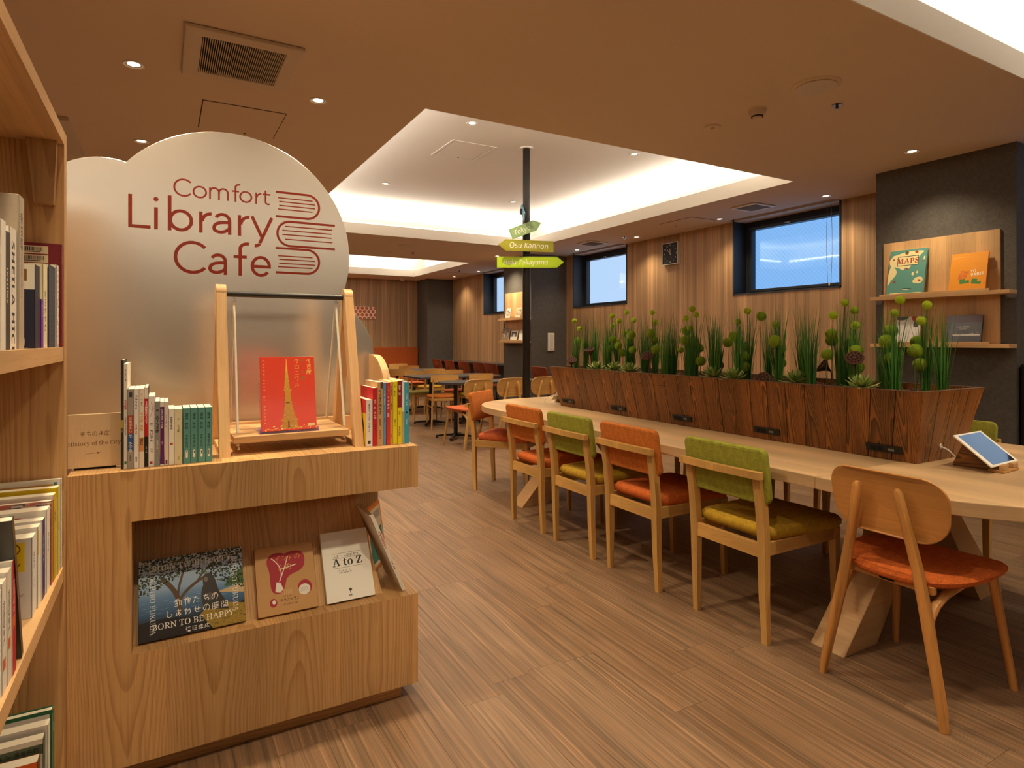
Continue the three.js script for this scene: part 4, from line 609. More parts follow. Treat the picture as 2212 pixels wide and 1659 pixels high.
  put(Y2, -1.872, -1.852, .205, .175, .01, { label: 'pinkish patterned book on the middle shelf', color: '#c87868', back: (c, w, H) => { for (let i = 0; i < 60; i++) { c.fillStyle = ['#d89a84', '#e8d8c4', '#5a6a84'][i % 3]; c.fillRect(rnd(w), rnd(H * .2), 26, 6); } }, ppm: 1200 });
  put(Y2, -1.845, -1.80, .196, .165, .012, { label: 'white book with a black dot and a red dome on its cover', color: '#f0eae0', back: (c, w, H) => { c.fillStyle = '#241e1c'; c.beginPath(); c.arc(w * .32, H * .13, w * .1, 0, 7); c.fill(); c.fillStyle = '#b42c28'; c.beginPath(); c.arc(w * .68, H * .15, w * .1, Math.PI, 0); c.fill(); }, spine: side('living', '#3a3430', .4, .3), ppm: 1500 });
  put(Y2, -1.79, -1.755, .183, .15, .014, { label: 'white book with violet blue spine edge', color: '#efe9e2', spineColor: '#39307c', spine: vt('日本文学', '#d0cce8', .5, .2), ppm: 1500 });
  put(Y2, -1.745, -1.71, .180, .15, .016, { label: 'white book with a yellow strip before the guitar book', color: '#f0ece2', spineColor: '#f0ece2', spine: (c, w, H) => { c.fillStyle = '#e0b820'; c.fillRect(0, H * .05, w * .4, H * .3); }, ppm: 1200 });
  put(Y2, -1.70, -1.655, .172, .125, .018, { label: 'pale book with a line drawing of a guitar player and yellow title label', color: '#d9d4d0', backColor: '#cfcac8', spineColor: '#ece8e2', spine: vt('幸福のヒント', '#5a5650', .3, .2), ppm: 2600, back: (c, w, H) => {
    c.fillStyle = '#e0c21e'; c.fillRect(0, H * .05, w * .9, H * .1); c.fillRect(w * .66, H * .05, w * .24, H * .36); write(c, '幸福の', w * .3, H * .055, w * .19, '#4a4018', { w: .09 }); write(c, 'ヒント', w * .7, H * .15, w * .16, '#4a4018', { v: true, w: .1 });
    c.strokeStyle = '#4a4848'; c.lineWidth = 2; const L = (...p) => { c.beginPath(); for (let i = 0; i < p.length; i += 2) i ? c.lineTo(w * p[i], H * p[i + 1]) : c.moveTo(w * p[i], H * p[i + 1]); c.stroke(); };
    for (let i = 0; i < 14; i++) { c.beginPath(); c.arc(w * (.16 + .1 * Math.cos(i)), H * (.27 + .05 * Math.sin(i * 1.7)), w * .045, 0, 5); c.stroke(); } L(.1, .34, .12, .42, .2, .46, .3, .42); L(.2, .46, .1, .6, .06, .75); L(.3, .44, .5, .52, .6, .7, .55, .82); L(.15, .9, .2, .95, .5, .86);
    c.fillStyle = '#b8a83a'; c.beginPath(); c.ellipse(w * .2, H * .74, w * .16, H * .09, 0, 0, 7); c.fill(); c.stroke(); L(.3, .75, .9, .69); L(.3, .77, .9, .71); c.fillStyle = '#3a3436'; for (let i = 0; i < 5; i++) { c.beginPath(); c.arc(w * (.45 + i * .08), H * .955, 7, 0, 7); c.fill(); }
  } });
  const be2 = be.clone(); be2.name = numbered('bookend'); be2.userData = { label: 'low brownish bookend plate on the middle shelf beside the black magazine', category: 'bookend' }; be2.position.set(-.258, Y2, -1.565); be2.rotation.y = Math.PI / 2 - .25; scene.add(be2);
  put(Y2 + .003, -1.47, -1.453, .292, .185, .004, { label: 'black glossy magazine leaning to the left on the middle shelf', color: '#242022', gloss: true, back: (c, w, H) => { c.fillStyle = '#e8e4dc'; c.fillRect(w * .55, H * .14, w * .1, H * .03); c.fillRect(w * .12, H * .4, w * .3, H * .02); }, spine: vt('新芸術', '#e8e4dc', .7, .5), ppm: 1500 }, .30);
  const ws = [['#c42c30', 'red and white comic beside the black magazine'], ['#e6d8c4', 'cream comic with orange sketch on its spine'], ['#ece6dc', 'white comic, third from the black magazine'], ['#f0ece4', 'white comic, fourth from the black magazine'], ['#eae6de', 'white comic at the picture edge of the middle shelf']];
  ws.forEach(([col, label], i) => put(Y2, -1.415 + i * .034, -1.384 + i * .034, .205 - i * .008, .145, .006 + i * .001, { label, color: '#eee8de', spineColor: i ? col : '#b82c30', spine: (c, w, H) => { vt('漫全国語新大', i ? '#4a4440' : '#f4e4e0', .5, .1)(c, w, H); c.fillStyle = '#d8662c'; if (i < 3) c.fillRect(w * .1, H * (.5 + i * .1), w * .7, H * .1); }, ppm: 1500 }, .02));
  // bottom shelf
  put(Y3, -1.90, -1.875, .25, .19, .010, { label: 'green bound book at the far end of the bottom shelf', color: '#17603a', hard: true, back: (c, w, H) => { c.fillStyle = '#e9e5dc'; c.fillRect(0, H * .035, w * .97, H); c.fillStyle = '#d8562c'; c.fillRect(0, 0, w * .35, H * .02); }, spine: vt('世界史', '#d8e8d8', .5, .1), ppm: 1200 });
  put(Y3, -1.865, -1.835, .236, .18, .014, { label: 'white bound book before the green one, bottom shelf', color: '#e9e4da', back: (c, w, H) => { c.fillStyle = '#6a4c7c'; c.fillRect(0, H * .04, w * .4, H * .03); }, ppm: 1200 });
  put(Y3, -1.825, -1.795, .226, .17, .018, { label: 'book with a dark green band lettered in Japanese, bottom shelf', color: '#5c6a54', back: (c, w, H) => { c.fillStyle = '#e8e2d6'; c.fillRect(0, 0, w, H * .05); c.fillStyle = '#d85a24'; c.fillRect(0, H * .1, w * .12, H * .05); write(c, 'アラン・ド・ボトン 安引宏訳', w * .16, H * .075, w * .068, '#26241e', { w: .12 }); c.fillStyle = '#e8e2d6'; c.fillRect(0, H * .15, w, H); }, ppm: 2000 });
  put(Y3, -1.785, -1.75, .20, .17, .022, { label: 'orange and brown novel with a barcode on its back, bottom shelf', color: '#6a4a2a', back: (c, w, H) => { c.fillStyle = '#ea6a1c'; c.fillRect(0, 0, w, H * .13); for (let i = 0; i < 40; i++) { c.fillStyle = ['#3a2c1c', '#8a6a3a', '#241c14'][i % 3]; c.beginPath(); c.ellipse(rnd(w), H * rnd(.2, 1), 26, 12, rnd(3), 0, 7); c.fill(); } barcode(c, w * .5, H * .2, w * .36, H * .22, '#e9e4dc'); }, spine: vt('旅の芸術', '#f0e0c0', .5, .2), ppm: 2000 });
  put(Y3, -1.74, -1.71, .16, .16, .024, { label: 'pale book lowest in the corner of the bottom shelf', color: '#e4dccb', ppm: 600 });
}
// ---------------------------------------------------------------- long table with planter
const TT = .72;
{
  const o = thing('communal_table', 'long pale wood table with rounded ends carrying the planter of grasses', 'table', [2.985, 0, -2.775]);
  const a = .775, Lz = 2.075, e = .72;                       // half width, half length, depth of the curved ends
  const s = new THREE.Shape(); const N = 26, pt = [];
  for (let i = 0; i <= N; i++) { const t = i / N * Math.PI, c = Math.cos(t), q = Math.sin(t); pt.push([a * Math.sign(c) * Math.pow(Math.abs(c), .8), Lz - e + e * Math.pow(q, .8)]); }
  const ring = [...pt, ...pt.map(([x, z]) => [-x, -z])];
  const clip = (z0, z1) => { // part of the outline between two z values (outline is convex)
    const out = [], n = ring.length, cut = (p, q, z) => { const t = (z - p[1]) / (q[1] - p[1]); return [p[0] + (q[0] - p[0]) * t, z]; };
    let R = ring; for (const [z, sg] of [[z0, 1], [z1, -1]]) { const o2 = []; R.forEach((p, i) => { const q = R[(i + 1) % R.length], pi = sg * (p[1] - z) >= 0, qi = sg * (q[1] - z) >= 0; if (pi) o2.push(p); if (pi !== qi) o2.push(cut(p, q, z)); }); R = o2; } return R;
  };
  for (const [z0, z1] of [[-3, -1.275], [-1.273, 1.273], [1.275, 3]]) {
    const g = extr(poly(clip(z0, z1)), .05, .0035); g.rotateX(Math.PI / 2); g.translate(0, TT, 0);
    part(o, 'tabletop', uvm(g, 'z', .2, z0), M.table);
  }
  // splayed slab legs crossing under each end, and a dark beam between them
  for (const z of [-1.245, 1.245]) for (const sd of [-1, 1]) {
    const y = .668, P = poly([[-.655, 0], [-.43, 0], [.02, y - .06], [.26, y], [-.03, y]].map(([x, q]) => [x * -sd * -1, q]));
    const g = extr(P, .145, .003); g.translate(0, 0, z - .0725 + (sd > 0 ? .0 : .0)); part(o, 'leg', uvm(g, 'x'), M.tableLeg);
  }
  part(o, 'beam', bx(-.06, .59, -1.16, .06, .668, 1.16, .003, 'z'), M.blackMatte);
  part(o, 'apron', merge([bx(-.5, .635, -1.55, -.46, .669, 1.55, 0, 'z'), bx(.46, .635, -1.55, .5, .669, 1.55, 0, 'z')]), M.black);
}
const PL = { x: 2.985, z0: -4.122, z1: -1.43, b: .188, t: .258, ex: .062, y0: TT + .001, y1: 1.032 };
{
  const o = thing('planter_box', 'long dark stained timber planter flaring upwards on the table', 'planter', [PL.x, 0, 0]);
  const { z0, z1, b, t, ex, y0, y1 } = PL, th = .02;
  // boards: each a slanted slab, its outline trapezoidal at the corners
  const slab = (P, n, mat) => { // P: four outer corners (bottom a, bottom b, top b, top a), n: outward
    const q = P.map((p) => V3(...p)), inw = V3(...n).multiplyScalar(-th), all = [...q, ...q.map((p) => p.clone().add(inw))];
    const F = [[0, 1, 2, 3], [5, 4, 7, 6], [1, 0, 4, 5], [3, 2, 6, 7], [0, 3, 7, 4], [2, 1, 5, 6]], pos = [];
    for (const [a, c, d, e] of F) for (const i of [a, c, d, a, d, e]) pos.push(...all[i].toArray());
    const g = new THREE.BufferGeometry(); g.setAttribute('position', new THREE.Float32BufferAttribute(pos, 3)); g.computeVertexNormals();
    part(o, 'board', uvm(g, 'y', rnd(), rnd(2)), mat);
  };
  const nb = 26, gap = .002, bz = (i) => z0 + (z1 - z0) * i / nb, tz = (i) => (z0 - ex) + (z1 - z0 + 2 * ex) * i / nb;
  for (const sd of [-1, 1]) for (let i = 0; i < nb; i++) {
    const j = rnd(-.0008, .0008), m = M.stain[Math.floor(rnd(3))], za = bz(i) + gap, zb = bz(i + 1) - gap, ta = tz(i) + gap, tb = tz(i + 1) - gap;
    if (sd < 0) slab([[-b - j, y0, za], [-b - j, y0, zb], [-t - j, y1, tb], [-t - j, y1, ta]], [-1, 0, 0], m);
    else slab([[b + j, y0, zb], [b + j, y0, za], [t + j, y1, ta], [t + j, y1, tb]], [1, 0, 0], m);
  }
  for (const [zz, tz2, sg] of [[z1, z1 + ex, 1], [z0, z0 - ex, -1]]) for (let i = 0; i < 4; i++) {
    const xa = -b + .001 + 2 * b * i / 4 + gap, xb = -b + 2 * b * (i + 1) / 4 - gap, ua = -t + 2 * t * i / 4 + gap, ub = -t + 2 * t * (i + 1) / 4 - gap, m = M.stain[Math.floor(rnd(3))];
    if (sg > 0) slab([[xa, y0, zz], [xb, y0, zz], [ub, y1, tz2], [ua, y1, tz2]], [0, 0, 1], m); else slab([[xb, y0, zz], [xa, y0, zz], [ua, y1, tz2], [ub, y1, tz2]], [0, 0, -1], m);
  }
  const zi0 = z0 - ex + .018, zi1 = z1 + ex - .018, ti = t - .018;
  part(o, 'rim', merge([bx(-t - .001, y1, z0 - ex - .001, -ti, y1 + .004, z1 + ex + .001, 0, 'z'), bx(ti, y1, z0 - ex - .001, t + .001, y1 + .004, z1 + ex + .001, 0, 'z'), bx(-ti, y1, zi1, ti, y1 + .004, z1 + ex + .001, 0, 'x'), bx(-ti, y1, z0 - ex - .001, ti, y1 + .004, zi0, 0, 'x')]), std({ color: rgb(110, 78, 56), roughness: .5 }));
  part(o, 'soil', bx(-ti - .002, y1 - .07, zi0, ti + .002, y1 - .035, zi1), std({ color: rgb(58, 34, 22), roughness: 1 }));
  // power outlets set in the near side
  const tiltX = Math.atan2(t - b, y1 - y0);
  for (const z of [-4.0, -3.39, -2.777, -2.167, -1.557]) {
    const q = thing('power_outlet', ({ '-4': 'black outlet plate on the planter side farthest from the viewer', '-3.39': 'second black outlet plate from the far planter end', '-2.777': 'black outlet plate in the middle of the planter side', '-2.167': 'black outlet plate on the planter behind the nearest lime chair', '-1.557': 'black outlet plate nearest the viewer on the planter side' })[String(z)], 'power outlet', [PL.x - b - (.770 - y0) * (t - b) / (y1 - y0) - .0012, .770, z], 0, 'outlet plates along the planter');
    q.rotation.z = tiltX;
    part(q, 'plate', bx(-.007, -.0165, -.08, .0, .0165, .08, .002), M.black);
    part(q, 'socket', merge([bx(-.0085, -.012, -.03, -.0068, .012, -.002, .0008), bx(-.0085, -.012, -.06, -.0068, .012, -.034, .0008)]), M.blackMatte);
    part(q, 'charging_port', merge([bx(-.0085, -.012, .01, -.0068, .012, .056, .0008)]), M.black);
    part(q, 'port', merge([bx(-.0092, -.006, .02, -.0084, .006, .046), bx(-.0096, -.0015, .024, -.0090, .0015, .042)]), std({ color: rgb(120, 116, 112), roughness: .4 }));
    part(q, 'slot', merge([-.05, -.044, -.02, -.013].map((s) => bx(-.0089, -.005, s, -.0084, .005, s + .002))), std({ color: rgb(6, 6, 6), roughness: 1 }));
  }
  // bark chips
  const chip = new THREE.DodecahedronGeometry(.014, 0).scale(1.3, .45, .8), N = 1500, im = new THREE.InstancedMesh(chip, std({ color: 0xffffff, roughness: 1 }), N), mt = new THREE.Matrix4(), e = new THREE.Euler(), qn = new THREE.Quaternion();
  for (let i = 0; i < N; i++) { e.set(rnd(-.5, .5), rnd(6), rnd(-.5, .5)); const k = rnd(.6, 1.6); mt.compose(V3(PL.x + rnd(-ti + .02, ti - .02), y1 - .033 + rnd(.008), rnd(zi0 + .02, zi1 - .02)), qn.setFromEuler(e), V3(k, k, k)); im.setMatrixAt(i, mt); im.setColorAt(i, new THREE.Color().setRGB(rnd(.10, .22), rnd(.045, .09), rnd(.02, .045))); }
  im.name = 'bark_chips'; im.userData = { kind: 'stuff', label: 'red brown bark chips covering the planter soil', category: 'bark chips' }; scene.add(im);
}
{
  // ---- plants
  const gm = [[62, 124, 44], [84, 146, 54], [50, 104, 40], [104, 158, 62]].map(([r, g, b]) => phy({ color: rgb(r, g, b), roughness: .55, side: THREE.DoubleSide }));
  const gy = PL.y1 - .045;
  const blades = (n, h, spread, wd) => {
    const pos = [], idx = [];
    for (let i = 0; i < n; i++) {
      const a = rnd(Math.PI * 2), r0 = rnd(.002, .018), tilt = Math.pow(rnd(), .8) * spread, hh = h * rnd(.62, 1.02), tw = rnd(Math.PI), bend = rnd(-.03, .05), w = wd * rnd(.7, 1.3), S = 5, o = pos.length / 3;
      for (let k = 0; k <= S; k++) { const t = k / S, x = Math.cos(a) * (r0 + tilt * hh * t + bend * t * t), z = Math.sin(a) * (r0 + tilt * hh * t + bend * t * t), y = hh * t * Math.cos(tilt * .6), q = w * (t < .25 ? .75 + t : 1 - Math.pow((t - .25) / .75, .9) * .93); pos.push(x - Math.cos(tw) * q, y, z - Math.sin(tw) * q, x + Math.cos(tw) * q, y, z + Math.sin(tw) * q); }
      for (let k = 0; k < S; k++) idx.push(o + 2 * k, o + 2 * k + 1, o + 2 * k + 2, o + 2 * k + 1, o + 2 * k + 3, o + 2 * k + 2);
    }
    const g = new THREE.BufferGeometry(); g.setAttribute('position', new THREE.Float32BufferAttribute(pos, 3)); g.setIndex(idx); g.computeVertexNormals(); return g;
  };
  const forms = [0, 1, 2, 3, 4, 5].map((i) => [blades(16, .44 + .02 * (i % 3), .05, .0048), blades(26, .46 + .02 * (i % 2), .15, .0019)]);
  // clumps: z along the planter, x across
  let n = 0; const ORD = 'first second third fourth fifth sixth seventh eighth ninth tenth eleventh twelfth thirteenth fourteenth fifteenth sixteenth seventeenth eighteenth nineteenth'.split(' '), TENS = ['', '', 'twenty', 'thirty', 'forty'], nth = (k) => k < 19 ? ORD[k] : (k + 1) % 10 ? TENS[Math.floor((k + 1) / 10)] + ' ' + ORD[(k + 1) % 10 - 1] : ['', '', 'twentieth', 'thirtieth', 'fortieth'][(k + 1) / 10];
  const zs = []; for (let i = 0; i < 26; i++) zs.push(-4.05 + i * .1042);
  zs.forEach((z, i) => {
    for (const row of (i % 2 ? [.3] : [-1, 1])) {
      const f = forms[(i * 3 + Math.round(row) + 7) % 6], x = PL.x + row * .085 + rnd(-.04, .04), zz = z + row * .025 + rnd(-.02, .02);
      const o = thing('grass_clump', `upright green grass clump, ${nth(i)} from the far planter end in the ${row > 0 ? 'rear' : 'front'} row`, 'grass', [x, gy, zz], rnd(6.28), 'grass clumps in the planter');
      part(o, 'broad_blades', f[0], gm[i % 3]); part(o, 'thin_blades', f[1], gm[(i + 1) % 4]);
      const k = rnd(.9, 1.06); o.scale.set(1, k, 1); n++;
    }
  });
  // round flower heads (allium) on thin stems: spiky ball
  const head = (r, nsp) => { const l = [new THREE.IcosahedronGeometry(r * .82, 2)], q = new THREE.Quaternion(); for (let i = 0; i < nsp; i++) { const y = 1 - 2 * (i + .5) / nsp, a = i * 2.39996, s = Math.sqrt(1 - y * y), d = V3(Math.cos(a) * s, y, Math.sin(a) * s); const c = new THREE.ConeGeometry(r * .075, r * .34, 3, 1, true).translate(0, r * .92, 0); c.applyQuaternion(q.setFromUnitVectors(V3(0, 1, 0), d)); l.push(c); } return merge(l); };
  const hs = [head(.0205, 260), head(.030, 380)], hm = [phy({ color: rgb(186, 208, 44), roughness: .8, side: THREE.DoubleSide }), phy({ color: rgb(158, 186, 48), roughness: .8, side: THREE.DoubleSide })], stemM = std({ color: rgb(74, 96, 44), roughness: .7 });
  const H = [[-4.043,1.403,0],[-4.097,1.343,0],[-4.245,1.244,1],[-3.933,1.209,1],[-3.707,1.435,0],[-3.811,1.362,0],[-3.615,1.255,1],[-3.77,1.181,1],[-3.67,1.463,0],[-3.572,1.391,0],[-3.706,1.246,0],[-3.497,1.208,1],[-3.562,1.155,1],[-3.639,1.306,0],[-3.383,1.287,1],[-3.507,1.246,1],[-3.56,1.399,0],[-3.394,1.179,1],[-3.287,1.444,0],[-3.351,1.378,0],[-3.231,1.296,1],[-3.293,1.249,1],[-3.105,1.186,1],[-2.869,1.449,0],[-2.919,1.416,0],[-2.855,1.387,0],[-2.907,1.327,0],[-3.026,1.31,1],[-2.888,1.247,1],[-2.888,1.241,1],[-2.93,1.195,1],[-2.775,1.117,1],[-3.035,1.183,0],[-2.366,1.413,0],[-2.343,1.385,1],[-2.581,1.36,0],[-2.482,1.271,1],[-2.601,1.234,1],[-2.546,1.209,1],[-2.426,1.156,1],[-2.495,1.092,1],[-2.35,1.341,0],[-2.24,1.244,1],[-2.299,1.338,0],[-2.187,1.245,1],[-2.221,1.201,1],[-2.28,1.119,1],[-1.869,1.372,0],[-1.936,1.28,1],[-1.99,1.247,1],[-1.915,1.177,1],[-1.877,1.439,0],[-1.881,1.402,0],[-1.782,1.321,0],[-1.856,1.237,1],[-1.74,1.195,1],[-1.786,1.117,1],[-1.676,1.292,1],[-1.611,1.243,1],[-1.639,1.163,1],[-1.67,1.38,0],[-1.561,1.432,0],[-1.517,1.337,0],[-1.579,1.242,1],[-1.509,1.202,1],[-1.534,1.137,1],[-1.426,1.401,0]];   // z, height, size
  const rank = (z, big, i0) => H.filter((q, i2) => q[2] === big && (q[0] < z || (q[0] === z && i2 < i0))).length;
  H.forEach(([z, y, big], i) => {
    const rz = Math.max(-4.1, Math.min(-1.45, z)), dz = z - rz;
    const x = PL.x + ((i * 37) % 11 - 5) * .022, by = gy, o = thing('allium', `${big ? 'large green' : 'small yellow green'} ball flower, ${nth(rank(z, big, i))} of its size from the far planter end`, 'flower', [x, by, rz], 0, big ? 'large green ball flowers' : 'small yellow green ball flowers');
    const hgt = y - by, bend = rnd(-.02, .02);
    part(o, 'stem', tube([[bend, 0, -bend], [bend * .6, hgt * .5, dz * .5], [0, hgt - (big ? .02 : .014), dz]], .0016, 8, 5), stemM);
    const hd = part(o, 'flower_head', hs[big], hm[big]); hd.position.set(0, hgt, dz); hd.scale.setScalar(rnd(.92, 1.08));
  });
  // lotus seed pods
  const podG = (() => { const g = new THREE.LatheGeometry([[.004, 0], [.008, .012], [.02, .03], [.036, .046], [.041, .052], [.040, .056], [.036, .0575], [.001, .058]].map(([x, y]) => V2(x, y)), 26); return g; })();
  const cellsG = (() => { const l = []; for (let i = 0; i < 17; i++) { const r = i < 6 ? .013 : .028, a = i < 6 ? i / 6 * 6.283 : (i - 6) / 11 * 6.283; l.push(new THREE.TorusGeometry(.0042, .0014, 5, 10).rotateX(Math.PI / 2).translate(r * Math.cos(a), .0582, r * Math.sin(a)), new THREE.SphereGeometry(.0036, 8, 5).scale(1, .4, 1).translate(r * Math.cos(a), .0582, r * Math.sin(a))); } return merge(l); })();
  const podM = std({ color: rgb(92, 56, 42), roughness: .9 }), podD = std({ color: rgb(46, 26, 20), roughness: 1 });
  for (const [x, z, h, tx, tz, label] of [[2.83, -4.02, .06, .5, .3, 'brown lotus pod low at the far planter end'], [2.87, -3.82, .14, .15, .35, 'brown lotus pod seen from the side near the far planter end'], [2.82, -3.12, .12, .5, .6, 'brown lotus pod with cells showing, third from the far end'], [3.02, -2.70, .07, -.9, -.5, 'dark lotus pod turned away behind the grass in the middle'], [2.80, -2.19, .03, .6, .9, 'brown lotus pod lying at the near rim left of the middle rosette'], [3.05, -1.98, .10, -.8, .6, 'dark lotus pod turned away right of the middle'], [2.86, -1.735, .145, .5, .75, 'large brown lotus pod with open cells above the nearest rosette']]) {
    const o = thing('lotus_pod', label, 'seed pod', [x, gy, z]);
    part(o, 'stem', tube([[0, 0, 0], [.004, h * .5, .002], [0, h + .004, 0]], .004, 8, 6), podM);
    const p = part(o, 'pod', podG, podM); p.position.y = h; p.rotation.set(tx, 0, tz); part(p, 'seed_cells', cellsG, podD);
  }
  // rosettes
  const leafG = (() => { const g = new THREE.SphereGeometry(1, 8, 6); const p = g.attributes.position; for (let i = 0; i < p.count; i++) { const t = (p.getY(i) + 1) / 2, w = Math.sin(Math.min(1, t * 1.02) * Math.PI * .5 + .5) * (1 - Math.pow(t, 3)) + .02; p.setXYZ(i, p.getX(i) * .0085 * (.35 + w), t * .075, p.getZ(i) * .0022 * (.5 + w) + .008 * Math.sin(t * 2.4)); } g.computeVertexNormals(); return g; })();
  const lm2 = [rgb(150, 172, 84), rgb(116, 146, 66), rgb(182, 194, 116)].map((c) => std({ color: c, roughness: .6 }));
  let ro = null;
  [[2.80, -3.66, 'spiky green rosette, farthest along the planter rim'], [2.84, -3.50, 'spiky green rosette behind the far rim, second from the far end'], [2.795, -3.28, 'spiky green rosette right of the far ball flowers'], [2.88, -2.62, 'dark spiky rosette half hidden in the middle of the planter'], [2.80, -2.40, 'bright spiky rosette in the middle of the near rim'], [2.90, -2.08, 'dark rosette behind the lotus pod in the near half'], [2.785, -1.66, 'largest looking spiky rosette nearest the viewer at the planter rim']].forEach(([x, z, label], k) => {
    if (ro) { const d = dup(ro, label, [x, gy + .04, z], k * 1.1).scale.setScalar(1.25); return; }
    ro = thing('rosette_plant', label, 'succulent', [x, gy + .04, z]); ro.scale.setScalar(1.25);
    for (let i = 0; i < 34; i++) { const m = part(ro, 'leaf', leafG, lm2[i % 3]); const ringI = i / 34; m.rotation.set(lerp(1.45, .2, ringI), 0, 0); m.rotation.order = 'YXZ'; m.rotation.y = i * 2.39996; m.scale.setScalar(lerp(1, .62, ringI)); m.position.y = ringI * .012; }
    part(ro, 'core', new THREE.SphereGeometry(.012, 10, 8).scale(1, .8, 1), lm2[1]);
  });
}
{
  // ---- tablets with wooden rests
  const tablet = (x, z, yaw, label, l2) => {
    const s = thing('tablet_rest', l2, 'tablet stand', [x, TT + .0005, z], yaw);
    const P = poly([[.0, 0], [-.165, 0], [-.165, .008], [-.128, .096], [-.116, .099], [-.012, .012]]);
    for (const dx of [-.045, .045]) { const g = extr(P, .014, .001); g.rotateY(-Math.PI / 2); g.translate(dx + .007, 0, 0); part(s, 'side_board', uvm(g, 'z'), M.stain[1]); }
    part(s, 'base_board', bx(-.075, 0, -.03, .075, .012, .022, .002, 'x'), M.oakDark);
    for (const dx of [-.045, .045]) part(s, 'cleat', bx(dx - .024, .0122, .004, dx + .024, .032, .022, .003, 'x'), M.oak);
    const t = thing('tablet', label, 'tablet', [x, TT, z], yaw);
    const a = 39 * D;
    const body = new RoundedBoxGeometry(.25, .0075, .174, 2, .0036).translate(0, 0, -.087), glass = extr(rrect(.206, .156, .002), .0008).rotateX(-Math.PI / 2).translate(0, .0034, -.087);
    for (const g of [body, glass]) g.rotateX(a).translate(0, .0265, .002).applyMatrix4(new THREE.Matrix4().makeTranslation(0, 0, 0));
    part(t, 'body', body, M.white); part(t, 'screen', glass, phy({ color: rgb(12, 13, 15), roughness: .05, clearcoat: 1, clearcoatRoughness: .02 }));
    return [s, t];
  };
  tablet(2.965, -1.18, .04, 'white framed tablet leaning on a wooden rest at the near table end', 'dark wooden rest with two light cleats at the near table end');
  tablet(2.985, -4.36, Math.PI, 'tablet at the far table end seen from behind the planter corner', 'wooden tablet rest at the far table end');
  const wm = std({ color: rgb(226, 222, 214), roughness: .5 });
  const c1 = thing('charging_cable', 'white cable curving from the planter end to the near tablet', 'cable', [2.985, TT, -1.41]); part(c1, 'cord', tube([[-.02, .065, -.01], [-.01, .05, .02], [.005, .012, .05], [-.03, .004, .09], [-.02, .006, .125], [.03, .045, .15], [.0, .072, .165]], .0032, 40, 7), wm); part(c1, 'grommet', new THREE.TorusGeometry(.008, .003, 6, 16).translate(-.02, .065, -.005), wm);
  const c2 = thing('charging_cable', 'white cable looping beside the far tablet', 'cable', [2.95, TT, -4.16]); part(c2, 'cord', tube([[.02, .05, 0], [-.06, .07, -.09], [-.12, .05, -.2], [-.13, .005, -.24], [-.05, .004, -.1], [-.03, .004, -.28], [.02, .05, -.31]], .003, 40, 7), wm);
}
// ---------------------------------------------------------------- chairs; each faces +x, origin on the floor under the rear legs
const cushion = (w, h, t, r, bend = 0, puff = 0) => {          // rounded slab in the zy plane, w along z, thickness along x
  const g0 = extr(rrect(w, h, r), t, Math.min(t * .42, .012), 8); g0.translate(0, 0, -t / 2);
  let g = g0; g.rotateY(Math.PI / 2); const p = g.attributes.position;
  for (let i = 0; i < p.count; i++) { const z = p.getZ(i) / (w / 2), y = p.getY(i) / (h / 2); p.setX(i, p.getX(i) + bend * (1 - z * z) + Math.sign(p.getX(i)) * puff * Math.max(0, (1 - z * z) * (1 - y * y))); }
  g = toCreasedNormals(g, .7); return uvm(g, 'y', rnd(), rnd());
};
// finely divided rounded pad for seats: top domed
function pad(outline, th, dome, n = 28) {
  const pos = [], idx = [], N = outline.length, R = [[1, 0, -th / 2 * .2], [.985, 0, -th / 2], [0, 0, -th / 2]];
  const rings = [[0, dome], [.35, dome * .92], [.65, dome * .66], [.85, dome * .34], [.95, dome * .08], [1, -th * .28], [.99, -th * .62], [.95, -th * .9], [.9, -th], [.4, -th]];
  const cx = outline.reduce((s, p) => s + p[0], 0) / N, cz = outline.reduce((s, p) => s + p[1], 0) / N;
  rings.forEach(([f, y]) => outline.forEach(([x, z]) => pos.push(cx + (x - cx) * f, y, cz + (z - cz) * f)));
  for (let k = 0; k < rings.length - 1; k++) for (let i = 0; i < N; i++) { const a = k * N + i, b = k * N + (i + 1) % N; idx.push(a, b, a + N, b, b + N, a + N); }
  const g = new THREE.BufferGeometry(); g.setAttribute('position', new THREE.Float32BufferAttribute(pos, 3)); g.setIndex(idx); 
  // orient upwards
  const a = V3().fromBufferAttribute(g.attributes.position, N), b = V3().fromBufferAttribute(g.attributes.position, N + 1), c = V3().fromBufferAttribute(g.attributes.position, 2 * N);
  if (b.sub(a).cross(c.sub(a)).y < 0) { for (let i = 0; i < idx.length; i += 3) [idx[i + 1], idx[i + 2]] = [idx[i + 2], idx[i + 1]]; g.setIndex(idx); }
  return uvm(toCreasedNormals(g, 1.0), 'x', rnd(), rnd());
}
const outlineOf = (w0, w1, x0, x1, r, n = 6) => { const pts = [], C = [[x1 - r, w1 / 2 - r, 0], [x0 + r, w0 / 2 - r, 90], [x0 + r, -w0 / 2 + r, 180], [x1 - r, -w1 / 2 + r, 270]]; for (const [cx, cz, a] of C) for (let i = 0; i <= n; i++) { const t = (a + 90 * i / n) * D; pts.push([cx + r * Math.cos(t), cz + r * Math.sin(t)]); } const out = []; pts.forEach((p, i) => { const q = pts[(i + 1) % pts.length], L = Math.hypot(q[0] - p[0], q[1] - p[1]), k = Math.max(1, Math.round(L / .03)); for (let j = 0; j < k; j++) out.push([p[0] + (q[0] - p[0]) * j / k, p[1] + (q[1] - p[1]) * j / k]); }); return out; };
const CH = {};
